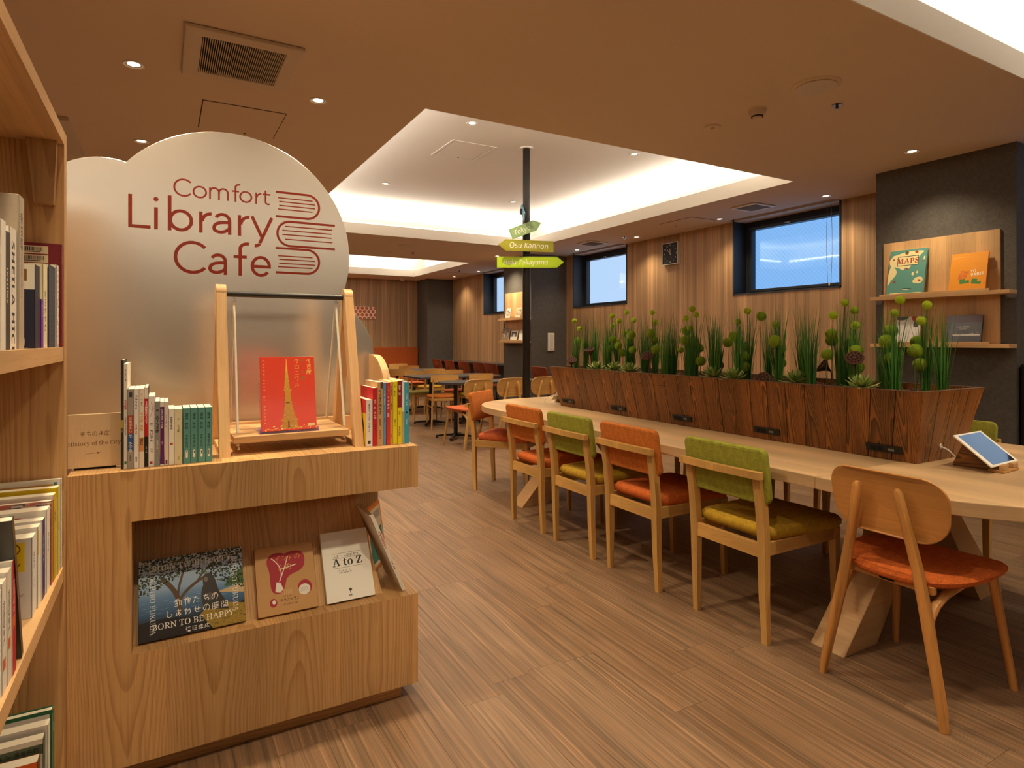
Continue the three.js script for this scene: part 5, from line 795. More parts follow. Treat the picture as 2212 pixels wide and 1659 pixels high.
CH.geo2 = (() => {
  const W = .184;
  return {
    rear: [-1, 1].map((s) => bar([[.012, 0, s * (W + .004)], [.004, .2, s * W], [0, .43, s * W], [-.012, .56, s * W], [-.038, .705, s * W]], (t) => [lerp(.0125, .017, Math.min(1, t * 2)) * (t > .8 ? .86 : 1), lerp(.013, .019, Math.min(1, t * 2.2))])),
    front: [-1, 1].map((s) => bar([[.478, 0, s * .188], [.470, .3, s * .188], [.466, .416, s * .188]], (t) => [lerp(.0115, .017, t), lerp(.0115, .019, t)])),
    sideRail: [-1, 1].map((s) => bx(.01, .362, s * .188 - .010, .47, .418, s * .188 + .010, .003, 'x')),
    crossRail: [bx(-.011, .352, -W, .011, .412, W, .003, 'z'), bx(.455, .368, -.188, .475, .418, .188, .003, 'z')],
    top: bar([[-.058, .702, -.218], [-.068, .702, 0], [-.058, .702, .218]].reverse(), () => [.0145, .0145], 4, false, V3(0, 1, 0)),
    back: cushion(.44, .236, .036, .032, -.014, .003).rotateZ(9 * D).translate(-.012, .692, 0),
    seat: pad(outlineOf(.40, .455, .022, .500, .05), .052, .012).translate(0, .468, 0),
    foot: new THREE.CylinderGeometry(.011, .012, .006, 12),
  };
})();
function upholstered(label, back, seat, backName, pos, turn = 0) {
  const o = thing('dining_chair', label, 'chair', pos, turn), g = CH.geo2;
  part(o, 'backrest', g.back, back); part(o, 'seat', g.seat, seat);
  for (const q of [...g.rear, ...g.front]) part(o, 'leg', q, M.beech);
  for (const q of g.sideRail) part(o, 'side_rail', q, M.beech);
  for (const q of g.crossRail) part(o, 'cross_rail', q, M.beech);
  part(o, 'back_rail', g.top, M.beech);
  for (const [x, z] of [[.012, .188], [.012, -.188], [.478, .188], [.478, -.188]]) part(o, 'foot_glide', g.foot, M.blackMatte).position.set(x, .003, z);
  return o;
}
const XR = 2.128;
upholstered('lime backed chair with mustard seat, nearest of the row along the table', M.lime, M.mustard, '', [XR + .02, 0, -1.871]);
upholstered('orange chair right of the second lime chair, its seat red orange', M.orange, M.red, '', [XR + .005, 0, -2.487]);
upholstered('lime backed chair with mustard seat between two orange chairs', M.lime, M.mustard, '', [XR, 0, -3.016]);
upholstered('orange chair at the far bend of the table, left of the lime chair', M.orange, M.red, '', [XR, 0, -3.544]);
upholstered('orange chair turned outwards at the far table corner', M.orange, M.coral, '', [2.417, 0, -4.748], -52 * D);
upholstered('lime chair on the far side of the table behind the tablet', M.lime, M.mustard, '', [3.862, 0, -1.80], Math.PI);
upholstered('orange chair on the far side of the table, seen only through the legs', M.orange, M.red, '', [3.862, 0, -2.42], Math.PI);
upholstered('lime chair on the far side of the table, hidden by the planter', M.lime, M.mustard, '', [3.862, 0, -3.02], Math.PI);
upholstered('orange chair on the far side of the table at its far bend', M.orange, M.red, '', [3.862, 0, -3.62], Math.PI);
CH.geo1 = (() => {
  const ply = extr(rrect(.40, .23, .088), .011, .004, 14); ply.translate(0, 0, -.0055); ply.rotateY(Math.PI / 2);
  // egg shaped: a little wider above
  const p = ply.attributes.position; for (let i = 0; i < p.count; i++) { const z = p.getZ(i), y = p.getY(i); p.setXYZ(i, p.getX(i) - .030 * (1 - (z / .2) ** 2), y, z * (1 + y * .35)); }
  const back = uvm(toCreasedNormals(ply, .6), 'z', .3, .2).rotateZ(9 * D).translate(.043, .684, .006);
  const rear = [-1, 1].map((s) => bar([[.0, 0, s * .207], [.003, .06, s * .199], [.016, .33, s * .148], [.016, .48, s * .120], [.004, .62, s * .092], [-.012, .735, s * .070], [-.014, .748, s * .068]], (t) => { const r = t < .35 ? lerp(.0135, .020, t / .35) : t < .96 ? lerp(.020, .0145, (t - .35) / .6) : .007; return [r, r]; }, 14, true));
  const front = [-1, 1].map((s) => bar([[.482, 0, s * .205], [.42, .40, s * .165], [.415, .428, s * .162]], (t) => [lerp(.0125, .02, t), lerp(.0125, .02, t)], 12, true));
  const bracket = [-1, 1].map((s) => bar([[.014, .30, s * .152], [.030, .335, s * .149], [.065, .368, s * .150], [.12, .393, s * .153], [.25, .415, s * .158], [.42, .425, s * .162]], (t) => [lerp(.015, .011, t), lerp(.017, .013, t)], 14, true));
  const cross = [bx(.05, .402, -.15, .075, .43, .15, .004, 'z'), bx(.395, .408, -.16, .425, .432, .16, .004, 'z')];
  const O = []; for (let i = 0; i < 44; i++) { const t = i / 44 * Math.PI * 2, c = Math.cos(t), s = Math.sin(t), f = (v) => Math.sign(v) * Math.pow(Math.abs(v), .72); const x = .262 + .236 * f(c); O.push([x, .234 * f(s) * (1 + .22 * (x - .262))]); }
  const seat = pad(O, .030, .014); const q = seat.attributes.position; for (let i = 0; i < q.count; i++) { const x = q.getX(i), z = q.getZ(i); q.setY(i, q.getY(i) + .012 * ((z / .22) ** 2) - .016 * (1 - x / .5) * .8 + ((x > .42) ? -(x - .42) * .25 : 0)); } seat.computeVertexNormals(); seat.translate(0, .457, 0);
  return { back, rear, front, bracket, cross, seat };
})();
function roundBack(label, wood, seat, pos, turn) {
  const o = thing('round_back_chair', label, 'chair', pos, turn), g = CH.geo1;
  part(o, 'backrest', g.back, wood); part(o, 'seat', g.seat, seat);
  for (const q of [...g.rear, ...g.front]) part(o, 'leg', q, wood);
  for (const q of g.bracket) part(o, 'side_bracket', q, wood);
  part(o, 'cross_rail', g.cross[0], wood); part(o, 'cross_rail', g.cross[1], wood);
  part(o, 'name_plate', bx(.046, .408, -.025, .0505, .424, .025, .001), M.blackMatte);
  return o;
}
roundBack('round backed plywood chair with red seat, nearest chair at the right', M.beechRed, M.red, [2.165, 0, -1.23], 0);
roundBack('round backed chair with coral seat at the far small table, left of the pole', M.beech, M.coral, [3.19, 0, -6.36], 97 * D);
roundBack('round backed chair seen from behind just left of the black pole', M.beech, M.coral, [3.66, 0, -6.42], 92 * D);
roundBack('round backed chair seen from behind just right of the black pole', M.beech, M.coral, [4.15, 0, -6.44], 90 * D);
// slim chairs of the far tables: curved top rail, round seat, thin legs
CH.geo3 = (() => {
  const arc = (y0, y1, r, half, t) => { const s = []; const n = 14, pos = [], idx = []; for (let i = 0; i <= n; i++) { const a = lerp(-half, half, i / n), taper = 1 - .12 * Math.abs(a / half) ** 3; for (const [rr, yy] of [[r, y0], [r, y1], [r + t, y1], [r + t, y0]]) { const yc = (y0 + y1) / 2; pos.push(r - .03 - rr * Math.cos(a), yc + (yy - yc) * taper, rr * Math.sin(a)); } } for (let i = 0; i < n; i++) for (let k = 0; k < 4; k++) { const a = i * 4 + k, b = i * 4 + (k + 1) % 4; idx.push(a, b, a + 4, b, b + 4, a + 4); } idx.push(0, 3, 2, 0, 2, 1, n * 4, n * 4 + 1, n * 4 + 2, n * 4, n * 4 + 2, n * 4 + 3); const g = new THREE.BufferGeometry(); g.setAttribute('position', new THREE.Float32BufferAttribute(pos, 3)); g.setIndex(idx); return uvm(toCreasedNormals(g, .5), 'z'); };
  const O = []; for (let i = 0; i < 36; i++) { const t = i / 36 * Math.PI * 2, c = Math.cos(t), s = Math.sin(t), f = (v) => Math.sign(v) * Math.pow(Math.abs(v), .8); O.push([.235 + .215 * f(c), .212 * f(s)]); }
  const round = (a, b, r) => bar([a, [(a[0] + b[0]) / 2, (a[1] + b[1]) / 2, (a[2] + b[2]) / 2], b], (t) => [r * lerp(.75, 1, t), r * lerp(.75, 1, t)], 10, true);
  return {
    back: arc(.655, .765, .36, .56, .014), seat: pad(O, .035, .014).translate(0, .462, 0),
    legs: [-1, 1].flatMap((s) => [bar([[-.0, 0, s * .19], [.012, .40, s * .178], [-.018, .70, s * .168]], (t) => [lerp(.0105, .014, t < .5 ? t * 2 : 2 - 2 * t), lerp(.0105, .014, t < .5 ? t * 2 : 2 - 2 * t)], 10, true), round([.43, 0, s * .18], [.415, .43, s * .17], .015)]),
    rails: [-1, 1].map((s) => round([.008, .30, s * .18], [.42, .30, s * .174], .008)), frame: [bx(.0, .395, -.178, .022, .428, .178, .003, 'z'), bx(.40, .395, -.172, .425, .428, .172, .003, 'z'), bx(.01, .395, -.187, .41, .428, -.168, .003, 'x'), bx(.01, .395, .168, .41, .428, .187, .003, 'x')],
  };
})();
function slim(label, seat, pos, turn) {
  const o = thing('cafe_chair', label, 'chair', pos, turn), g = CH.geo3;
  part(o, 'backrest', g.back, M.beech); part(o, 'seat', g.seat, seat); for (const q of g.legs) part(o, 'leg', q, M.beech); for (const q of g.rails) part(o, 'stretcher', q, M.beech); part(o, 'seat_frame', merge(g.frame), M.beech);
}
// local +x turned to -z: +90 deg; to +z: -90 deg
slim('slim chair with orange round seat before the dark table, back to the viewer', M.orange, [3.45, 0, -7.97], 78 * D);
slim('slim chair with curved back between the round table and the dark table', M.mustard, [4.05, 0, -8.02], 90 * D);
slim('slim chair with olive seat on the far side of the dark table, left', M.olive, [3.46, 0, -9.16], -90 * D);
slim('slim chair with coral seat on the far side of the dark table, right', M.coral, [4.10, 0, -9.20], -90 * D);
slim('slim chair with mustard seat before the rear dark table, right', M.mustard, [4.02, 0, -9.72], 90 * D);
slim('slim chair with orange seat before the rear dark table, left', M.orange, [3.48, 0, -9.86], 88 * D);
slim('slim chair behind the rear dark table', M.coral, [4.08, 0, -11.15], -90 * D);
slim('slim chair farthest back, near the orange bench', M.orange, [4.22, 0, -12.15], 90 * D);
// ---------------------------------------------------------------- small dark tables
function darkTable(label, x0, z0, x1, z1, r, posts) {
  const o = thing('cafe_table', label, 'table', [(x0 + x1) / 2, 0, (z0 + z1) / 2]), w = x1 - x0, d = z1 - z0;
  const g = extr(rrect(w, d, r), .028, .003, 16); g.rotateX(Math.PI / 2); g.translate(0, .72, 0); part(o, 'tabletop', uvm(g, 'x'), M.darkTop);
  for (const px of posts) {
    part(o, 'post', new THREE.CylinderGeometry(.026, .026, .66, 18).translate(px, .36, 0), M.black);
    const arms = []; for (let k = 0; k < 4; k++) { const a = (k * 90 + 38) * D; arms.push(bar([[px, .05, 0], [px + Math.cos(a) * .13, .042, Math.sin(a) * .13], [px + Math.cos(a) * .255, .026, Math.sin(a) * .255]], (t) => [lerp(.020, .016, t), lerp(.016, .008, t)], 4, false, V3(0, 1, 0)), new THREE.CylinderGeometry(.011, .012, .02, 10).translate(px + Math.cos(a) * .245, .01, Math.sin(a) * .245)); }
    part(o, 'foot_cross', merge(arms), M.black); part(o, 'top_bracket', bx(px - .12, .672, -.02, px + .12, .69, .02, .002), M.black);
  }
}
darkTable('dark table with rounded ends before the three round backed chairs', 3.03, -7.42, 4.45, -6.92, .24, [-.49, .45]);
darkTable('dark rectangular table among the slim chairs left of the pole', 3.15, -8.88, 4.45, -8.16, .02, [-.34, .20]);
darkTable('dark table behind the first, nearer the orange bench', 3.35, -10.78, 4.45, -10.1, .02, [-.3, .3]);
darkTable('dark table farthest back beside the orange bench', 3.3, -12.9, 4.5, -12.3, .02, [-.3, .3]);
// ---------------------------------------------------------------- orange bench on the back wall
{
  const o = thing('banquette', 'orange upholstered bench with high back along the rear wall', 'bench', [2.6, 0, WZ]);
  part(o, 'backrest', bx(-2.3, .46, .002, 2.53, 1.09, .10, .02, 'y', 3), M.bench); part(o, 'seat', bx(-2.3, .34, .101, 2.53, .459, .56, .02, 'y', 3), M.bench); part(o, 'base', bx(-2.3, .0, .02, 2.53, .339, .50), M.blackMatte);
}
// ---------------------------------------------------------------- wall counter and red brown chairs
{
  const o = thing('wall_counter', 'narrow dark counter fixed along the window wall at the back', 'counter', [0, 0, 0]);
  part(o, 'worktop', bx(5.40, .775, -12.87, WX - .0005, .805, -9.255, .003, 'z'), M.darkTop); part(o, 'skirt', bx(5.735, .1, -12.87, WX - .0005, .774, -9.255), M.darkWall);
  for (const z of [-12.2, -11, -9.9]) part(o, 'bracket', bx(5.46, .72, z - .015, 5.734, .7745, z + .015), M.black);
  const spots = [[-11.87, 'reddish brown slotted chair, farthest of the row at the wall counter'], [-11.24, 'reddish brown slotted chair, second from the far end of the wall counter'], [-10.59, 'reddish brown slotted chair, middle one of the wall counter row'], [-9.93, 'reddish brown slotted chair, second nearest at the wall counter'], [-9.47, 'reddish brown slotted chair at the wall counter beside the shelf column']];
  const s = rrect(.45, .34, .05); const sl = new THREE.Path(); sl.absarc(0, .02, .018, 0, Math.PI); sl.lineTo(-.018, -.10); sl.lineTo(.018, -.10); s.holes.push(sl);
  const sh = extr(s, .014, .004, 10); sh.rotateY(Math.PI / 2); const p = sh.attributes.position; for (let i = 0; i < p.count; i++) p.setX(i, p.getX(i) - .04 * (1 - (p.getZ(i) / .225) ** 2) * 1); const back = uvm(toCreasedNormals(sh, .6), 'y').rotateZ(14 * D).translate(-.02, .685, 0);
  const seat = pad(outlineOf(.40, .45, .0, .45, .07), .03, .008).translate(0, .47, 0);
  let c = null; const at = [...spots, [-7.86, 'reddish brown slotted chair alone in front of the dark column right of the pole']];
  at.forEach(([z, label], i) => {
    const pos = [i === 5 ? 4.98 : 5.0, 0, z]; if (c) { dup(c, label, pos, 0); return; }
    c = thing('slotted_chair', label, 'chair', pos, 0); part(c, 'backrest', back, M.leather); part(c, 'seat', seat, M.leather);
    for (const [x, zz, tx, tz] of [[-.02, -.2, .03, -.15], [-.02, .2, .03, .15], [.44, -.2, .38, -.15], [.44, .2, .38, .15]]) part(c, 'leg', bar([[x, 0, zz], [tx, .45, tz]], () => [.010, .010], 8, true), M.black);
    part(c, 'back_strut', merge([-1, 1].map((q) => bar([[.03, .45, q * .12], [-.012, .60, q * .12]], () => [.009, .009], 8, true))), M.black);
  });
}
// ---------------------------------------------------------------- pole with arrow signs
{
  const px = 2.966, pz = -4.945;
  const o = thing('signpost', 'tall black round pole at the far table end reaching into the ceiling recess', 'pole', [px, 0, pz]);
  part(o, 'lower_pole', cyl(.036, .036, 2.41, 0, 1.205, 0, 28), M.pole); part(o, 'upper_pole', cyl(.0335, .0335, COF - 2.41, 0, (COF + 2.41) / 2, 0, 28), M.pole); part(o, 'ceiling_collar', cyl(.062, .062, .012, 0, COF - .0065, 0, 28), M.white);
  const sign = (text, w, h, dir, col, ink, x, y, yaw, roll, label, z = pz + .062, fs = .62) => {
    const tip = h * .62, pts = dir > 0 ? [[-w / 2, -h / 2], [w / 2 - tip, -h / 2], [w / 2, 0], [w / 2 - tip, h / 2], [-w / 2, h / 2]] : [[w / 2, h / 2], [-w / 2 + tip, h / 2], [-w / 2, 0], [-w / 2 + tip, -h / 2], [w / 2, -h / 2]];
    const t = thing('arrow_sign', label, 'sign', [x, y, z], yaw); 
    const pg = need(h * 2400 + 8), cl = cell(w * 2400, h * 2400, (c, W, H) => {
      c.fillStyle = col; c.fillRect(-1, -1, W + 2, H + 2); c.strokeStyle = ink; c.lineWidth = 2.4; const e = H * .085, tp = tip / w * W;
      c.beginPath(); if (dir > 0) { c.moveTo(e, e); c.lineTo(W - tp - e * .2, e); c.lineTo(W - e * 1.5, H / 2); c.lineTo(W - tp - e * .2, H - e); c.lineTo(e, H - e); } else { c.moveTo(W - e, e); c.lineTo(tp + e * .2, e); c.lineTo(e * 1.5, H / 2); c.lineTo(tp + e * .2, H - e); c.lineTo(W - e, H - e); } c.closePath(); c.stroke();
      if (text) { c.fillStyle = '#fffdf2'; c.transform(1, 0, -.16, 1, H * .1, 0); c.font = `${H * fs}px sans-serif`; const m = c.measureText(text).width, room = W - tp - e * 4; c.translate(dir > 0 ? e * 2 : tp + e * 2, H * .71); c.scale(Math.min(1, room / m), 1); c.fillText(text, Math.max(0, (room - m) / 2) * .7, 0); }
    }, pg);
    const g = extr(poly(pts), .012, .001); g.rotateZ(roll); const q = g.attributes.position, u = g.attributes.uv, nn = g.attributes.normal, cr = Math.cos(-roll), sr = Math.sin(-roll);
    for (let i = 0; i < q.count; i++) { const X = q.getX(i) * cr - q.getY(i) * sr, Y = q.getX(i) * sr + q.getY(i) * cr; if (Math.abs(nn.getZ(i)) > .7) u.setXY(i, lerp(cl.u0, cl.u1, (X + w / 2) / w), lerp(cl.v0, cl.v1, (Y + h / 2) / h)); else u.setXY(i, cl.u0 + .0006, cl.v0 + .0006); }
    g.translate(0, 0, -.006); part(t, 'board', g, pg.matte); part(t, 'clamp', bx(-.02, -h * .3, -.026, .02, h * .3, -.006, .002), M.black); return t;
  };
  sign('Hida Takayama', .62, .102, 1, '#b4d41c', '#6c8a0c', px + .006, 1.972, -29 * D, 0, 'lowest arrow sign on the pole, bright lime, reading Hida Takayama', pz + .062, .60);
  sign('Osu Kannon', .528, .104, -1, '#a8a42c', '#666a18', px - .04, 2.121, -15 * D, 0, 'middle arrow sign, olive green, reading Osu Kannon', pz + .062, .66);
  sign('Tokyo', .30, .098, 1, '#98b880', '#5f8056', px - .045, 2.278, -30 * D, 21 * D, 'short sage green arrow sign tilted upwards reading Tokyo', pz + .064, .62);
  sign('', .25, .08, 1, '#79a7c4', '#5b8aa8', px - .058, 2.44, 68 * D, 35 * D, 'thin blue arrow sign seen edge on above the Tokyo sign', pz + .03);
}
// ---------------------------------------------------------------- things on walls, columns and ceiling
{
  // wall clock
  const o = thing('wall_clock', 'square silver wall clock with black face between the two windows', 'clock', [WX, 2.37, -5.925]);
  const pg = need(620), cl = cell(600, 600, (c, w, h) => { c.fillStyle = '#1d1c1c'; c.fillRect(-1, -1, w + 2, h + 2); c.fillStyle = '#e8e4de'; c.textAlign = 'center'; c.textBaseline = 'middle'; c.font = `${w * .11}px sans-serif`; for (let i = 1; i <= 12; i++) { const a = i * 30 * D; c.fillText(String(i), w / 2 + Math.sin(a) * w * .4, h / 2 - Math.cos(a) * h * .4); } c.textAlign = 'left'; c.textBaseline = 'alphabetic'; }, pg);
  const d = .055, r = .142; part(o, 'case', merge([bx(-d, -r, -r - .0, -.0005, r, -r + .008, .002), bx(-d, -r, r - .008, -.0005, r, r, .002), bx(-d, -r, -r + .008, -.0005, -r + .008, r - .008, .002), bx(-d, r - .008, -r + .008, -.0005, r, r - .008, .002)]), std({ color: rgb(214, 212, 208), roughness: .35, metalness: .15 }));
  const g = bx(-d + .012, -r + .008, -r + .008, -.002, r - .008, r - .008); const u = g.attributes.uv; for (let i = 0; i < u.count; i++) u.setXY(i, cl.u0 + .001, cl.v0 + .001); face(g, [-1, 0, 0], [2, 1], 1, cl, [-r + .008, r - .008, -r + .008, r - .008]); part(o, 'dial', g, pg.matte);
  const hand = (len, w, deg, x) => { const q = bx(-.001, -.015, -w / 2, .001, len, w / 2); q.rotateX(-deg * D * -1).translate(x, 0, 0); return q; };
  part(o, 'hour_hand', hand(.062, .006, -2, -d + .010), M.white); part(o, 'minute_hand', hand(.095, .0045, -42, -d + .0085), M.white); part(o, 'second_hand', hand(.085, .0016, 150, -d + .007), M.steel);
}
{
  // picture book shelf on the near dark column, and the like on the far column
  const rack = (label, x, za, zb, y0, y1, levels) => {
    const o = thing('book_rack', label, 'shelf', [x, 0, 0]);
    part(o, 'backboard', bx(-.018, y0, za, -.0005, y1, zb, .001), M.oakPlain);
    for (const y of levels) { part(o, 'ledge', bx(-.13, y, za - .045, -.0185, y + .027, zb + .1, .001, 'z'), M.oakPlain); part(o, 'lip', bx(-.13, y + .0272, za + .03, -.119, y + .043, zb - .02, .001, 'z'), M.oakPlain); }
  };
  rack('pale wood picture rail board with two ledges on the near dark column', 5.12, -2.86, -2.06, 1.20, 2.03, [1.568, 1.195]);
  rack('pale wood board with two ledges on the dark column behind the pole', 5.09, -9.16, -8.42, 1.20, 2.035, [1.575, 1.205]);
  // a rail book faces -x: spine left as seen
  const put = (b, y, z, tilt, x) => { b.quaternion.setFromAxisAngle(V3(0, 1, 0), -Math.PI / 2).multiply(new THREE.Quaternion().setFromAxisAngle(V3(1, 0, 0), -tilt)).multiply(new THREE.Quaternion().setFromAxisAngle(V3(0, 1, 0), -Math.PI / 2)); b.position.set(x, y, z); return b; };
  const T = 11.5 * D;
  // local depth runs from the spine to the open edge along +z of the room
  const maps = book({ label: 'large teal picture book lettered MAPS on the upper ledge', t: .018, h: .365, d: .275, color: '#5c988e', hard: true, ppm: 1500, front: (c, w, H) => {
    c.fillStyle = '#ecdca4'; const blob = (pts) => { c.beginPath(); pts.forEach(([x, y], i) => { const n = pts[(i + 1) % pts.length], mx = (x + n[0]) / 2 * w, my = (y + n[1]) / 2 * H; i ? c.quadraticCurveTo(x * w, y * H, mx, my) : c.moveTo(mx, my); }); c.closePath(); c.fill(); };
    blob([[0, .12], [.2, .1], [.4, .05], [.7, .04], [.95, .06], [.85, .12], [.78, .2], [.74, .28], [.62, .34], [.55, .44], [.46, .38], [.4, .47], [.3, .4], [.1, .36], [0, .3]]); blob([[0, .3], [.12, .34], [.24, .46], [.22, .56], [.1, .66], [.04, .76], [0, .78]]); blob([[.7, .66], [.8, .62], [.92, .62], [.97, .7], [.9, .77], [.78, .76], [.68, .74]]); blob([[.0, .97], [.2, .94], [.6, .96], [.9, .95], [1, .97], [1, 1.1], [0, 1.1]]); blob([[.62, .52], [.68, .5], [.72, .56], [.66, .6]]); blob([[.75, .5], [.8, .48], [.82, .54], [.77, .55]]); blob([[.9, .22], [.94, .16], [.97, .2], [.93, .28]]);
    c.fillStyle = '#a8482c'; for (const [x, y, a] of [[.12, .2, .03], [.72, .07, .05], [.2, .7, .04], [.86, .7, .04], [.5, .43, .035], [.92, .28, .03], [.4, .9, .02]]) { c.beginPath(); c.ellipse(x * w, y * H, a * w, a * w * .7, .4, 0, 7); c.fill(); } c.fillStyle = '#6a4a30'; c.beginPath(); c.ellipse(w * .46, H * .07, w * .05, H * .04, 0, 0, 7); c.fill();
    c.fillStyle = '#24454c'; c.beginPath(); c.ellipse(w * .55, H * .87, w * .13, H * .018, .06, 0, 7); c.fill(); c.fillStyle = '#ecdca4'; c.beginPath(); c.ellipse(w * .53, H * .88, w * .1, H * .01, .06, 0, 7); c.fill();
    c.fillStyle = '#ecdca4'; c.strokeStyle = '#2a3c40'; c.lineWidth = 7; c.beginPath(); c.roundRect(w * .23, H * .15, w * .55, H * .2, 10); c.fill(); c.stroke(); c.fillStyle = '#9c2f1c'; c.font = `bold ${H * .155}px serif`; c.textAlign = 'center'; c.fillText('MAPS', w * .505, H * .305); c.textAlign = 'left';
  } }); put(maps, 1.5985, -2.79, T, 5.018);
  const boots = book({ label: 'orange picture book with two green boots on its cover, upper ledge', t: .014, h: .285, d: .235, color: '#ee9a22', hard: true, ppm: 1500, front: (c, w, H) => {
    c.fillStyle = '#f4d8a0'; c.fillRect(w * .06, H * .1, w * .45, 2); c.fillRect(w * .06, H * .13, w * .14, 2); c.fillStyle = '#4d8a44'; for (const [x, m] of [[.28, -.12], [.62, .12]]) { c.save(); c.translate(w * x, H * .68); c.rotate(m); c.fillRect(0, 0, w * .15, H * .1); c.beginPath(); c.roundRect(0, H * .06, w * .26, H * .07, 8); c.fill(); c.restore(); }
    c.save(); c.translate(w * .30, H * .46); c.rotate(.12); c.fillStyle = '#d8542c'; c.font = `bold ${H * .095}px sans-serif`; c.fillText('ONE', 0, H * .06); c.fillText('DAY', -w * .02, H * .15); c.fillText('OUT', -w * .04, H * .22); c.restore(); c.save(); c.translate(w * .56, H * .46); c.rotate(-.12); c.fillStyle = '#fff6e4'; c.font = `bold ${H * .1}px sans-serif`; c.fillText('TO', 0, H * .07); c.fillText('PARIS', 0, H * .16); c.restore();
  } }); put(boots, 1.5985, -2.345, T, 5.018);
  const wb = book({ label: 'white picture book with red and grey shapes behind the grasses, lower ledge', t: .012, h: .21, d: .175, color: '#e9e6e2', ppm: 1300, front: (c, w, H) => { c.fillStyle = '#4f5a58'; c.beginPath(); c.ellipse(w * .2, 0, w * .3, H * .14, 0, 0, 7); c.fill(); c.fillStyle = '#b8442c'; c.beginPath(); c.ellipse(w * .8, H * .1, w * .2, H * .1, .5, 0, 7); c.fill(); c.fillStyle = '#4f5a58'; c.fillRect(w * .72, H * .2, w * .2, H * .2); } }); put(wb, 1.2255, -2.725, T, 5.018);
  const ph = book({ label: 'dark photo book with a maroon top and a white line, lower ledge right', t: .014, h: .207, d: .232, color: '#241c20', gloss: true, hard: true, ppm: 1500, front: (c, w, H) => { c.fillStyle = '#4c1418'; c.fillRect(0, 0, w, H * .26); c.fillStyle = '#d8cfc4'; c.font = `${H * .07}px sans-serif`; c.textAlign = 'center'; c.fillText('SAUL LEITER', w * .48, H * .44); c.font = `${H * .05}px sans-serif`; c.fillText('Early Black', w * .48, H * .51); c.textAlign = 'left'; c.fillStyle = '#e6ded0'; c.fillRect(w * .2, H * .69, w * .76, H * .035); for (let i = 0; i < 24; i++) { c.fillStyle = i % 2 ? '#c8c0b4' : '#6a5a54'; c.fillRect(w * rnd(.2, .92), H * rnd(.6, .69), 5, 7); } } }); put(ph, 1.2255, -2.37, T, 5.018);
  const far = (label, y, z, h, d, col, f) => put(book({ label, t: .012, h, d, color: col, ppm: 900, front: f }), y, z, T, 4.988);
  const blot = (cols) => (c, w, H) => { for (let i = 0; i < 60; i++) { c.fillStyle = cols[i % cols.length]; c.fillRect(w * rnd(.05, .85), H * rnd(.1, .7), rnd(6, 22), rnd(6, 18)); } };
  far('small white book with pictures, upper ledge left on the far column', 1.6045, -9.0, .17, .15, '#e8e4dc', blot(['#8a8478', '#b89a6a', '#6a7a84'])); far('small pale book with a brown picture, upper ledge right on the far column', 1.6045, -8.67, .17, .17, '#ded2ba', blot(['#a8844c', '#c8a86c', '#7a6248']));
  far('patchwork covered photo book, lower ledge left on the far column', 1.2345, -9.14, .215, .24, '#8a7868', blot(['#3a4458', '#c8b8a8', '#8a4a3c', '#e8e0d4'])); far('white book with a grey landscape, lower ledge middle on the far column', 1.2345, -8.84, .17, .21, '#e6e2da', (c, w, H) => { c.fillStyle = '#5c5a58'; c.fillRect(w * .08, H * .15, w * .84, H * .45); c.fillStyle = '#c8c4bc'; c.beginPath(); c.moveTo(w * .3, H * .6); c.lineTo(w * .5, H * .25); c.lineTo(w * .7, H * .6); c.fill(); }); far('white book cut by the pole, lower ledge right on the far column', 1.2345, -8.57, .17, .14, '#ece8e2', null);
}
{
  const o = thing('wall_phone', 'slim white intercom handset on the dark column right of the pole', 'intercom', [5.461, 1.218, -8.34]);
  part(o, 'plate', bx(-.063, -.147, .0005, .063, .147, .018, .006), M.white); part(o, 'handset', bx(-.026, -.12, .0182, .026, .12, .034, .008, 'y', 3), std({ color: rgb(222, 220, 218), roughness: .35 })); part(o, 'button', new THREE.CylinderGeometry(.006, .006, .003, 14).rotateX(Math.PI / 2).translate(.0, .0, .0355), M.barMetal);
  const pg = need(300), cl = cell(460, 270, (c, w, h) => { c.fillStyle = '#e8dcc0'; c.fillRect(-1, -1, w + 2, h + 2); for (let j = 0; j < 4; j++) for (let i = 0; i < 6; i++) { const x = (i + (j % 2) * .5 + .2) * w / 5.4, y = (j + .45) * h / 3.6; c.fillStyle = '#d8562c'; c.beginPath(); for (let k = 0; k < 6; k++) c.lineTo(x + 36 * Math.cos(k * 60 * D + .52), y + 36 * Math.sin(k * 60 * D + .52)); c.fill(); c.strokeStyle = '#26343c'; c.lineWidth = 6; for (let k = 0; k < 3; k++) { c.beginPath(); c.moveTo(x - 18 * Math.cos(k * 60 * D), y - 18 * Math.sin(k * 60 * D)); c.lineTo(x + 18 * Math.cos(k * 60 * D), y + 18 * Math.sin(k * 60 * D)); c.stroke(); } c.fillStyle = '#f2e6cc'; c.beginPath(); c.arc(x, y, 7, 0, 7); c.fill(); } }, pg);
  const t = thing('wall_print', 'orange patterned textile panel hung on the rear wall', 'wall panel', [3.90, 1.855, WZ]); const g = bx(-.26, -.135, .001, .26, .135, .02, .001); const u = g.attributes.uv; for (let i = 0; i < u.count; i++) u.setXY(i, cl.u0 + .001, cl.v0 + .001); face(g, [0, 0, 1], [0, 1], 1, cl, [-.26, .26, -.135, .135]); part(t, 'board', g, pg.matte);
  const f = thing('dark_cabinet', 'edge of a dark cabinet at the right border of the picture', 'cabinet', [5.12, 0, -1.96]); part(f, 'body', bx(.02, 0, .002, .60, 1.085, .5, .01), M.black); part(f, 'door', bx(.012, .04, .02, .0195, 1.05, .48, .003), M.black); part(f, 'handle', bx(-.004, .5, .06, .0118, .75, .075, .003), M.steel);
}
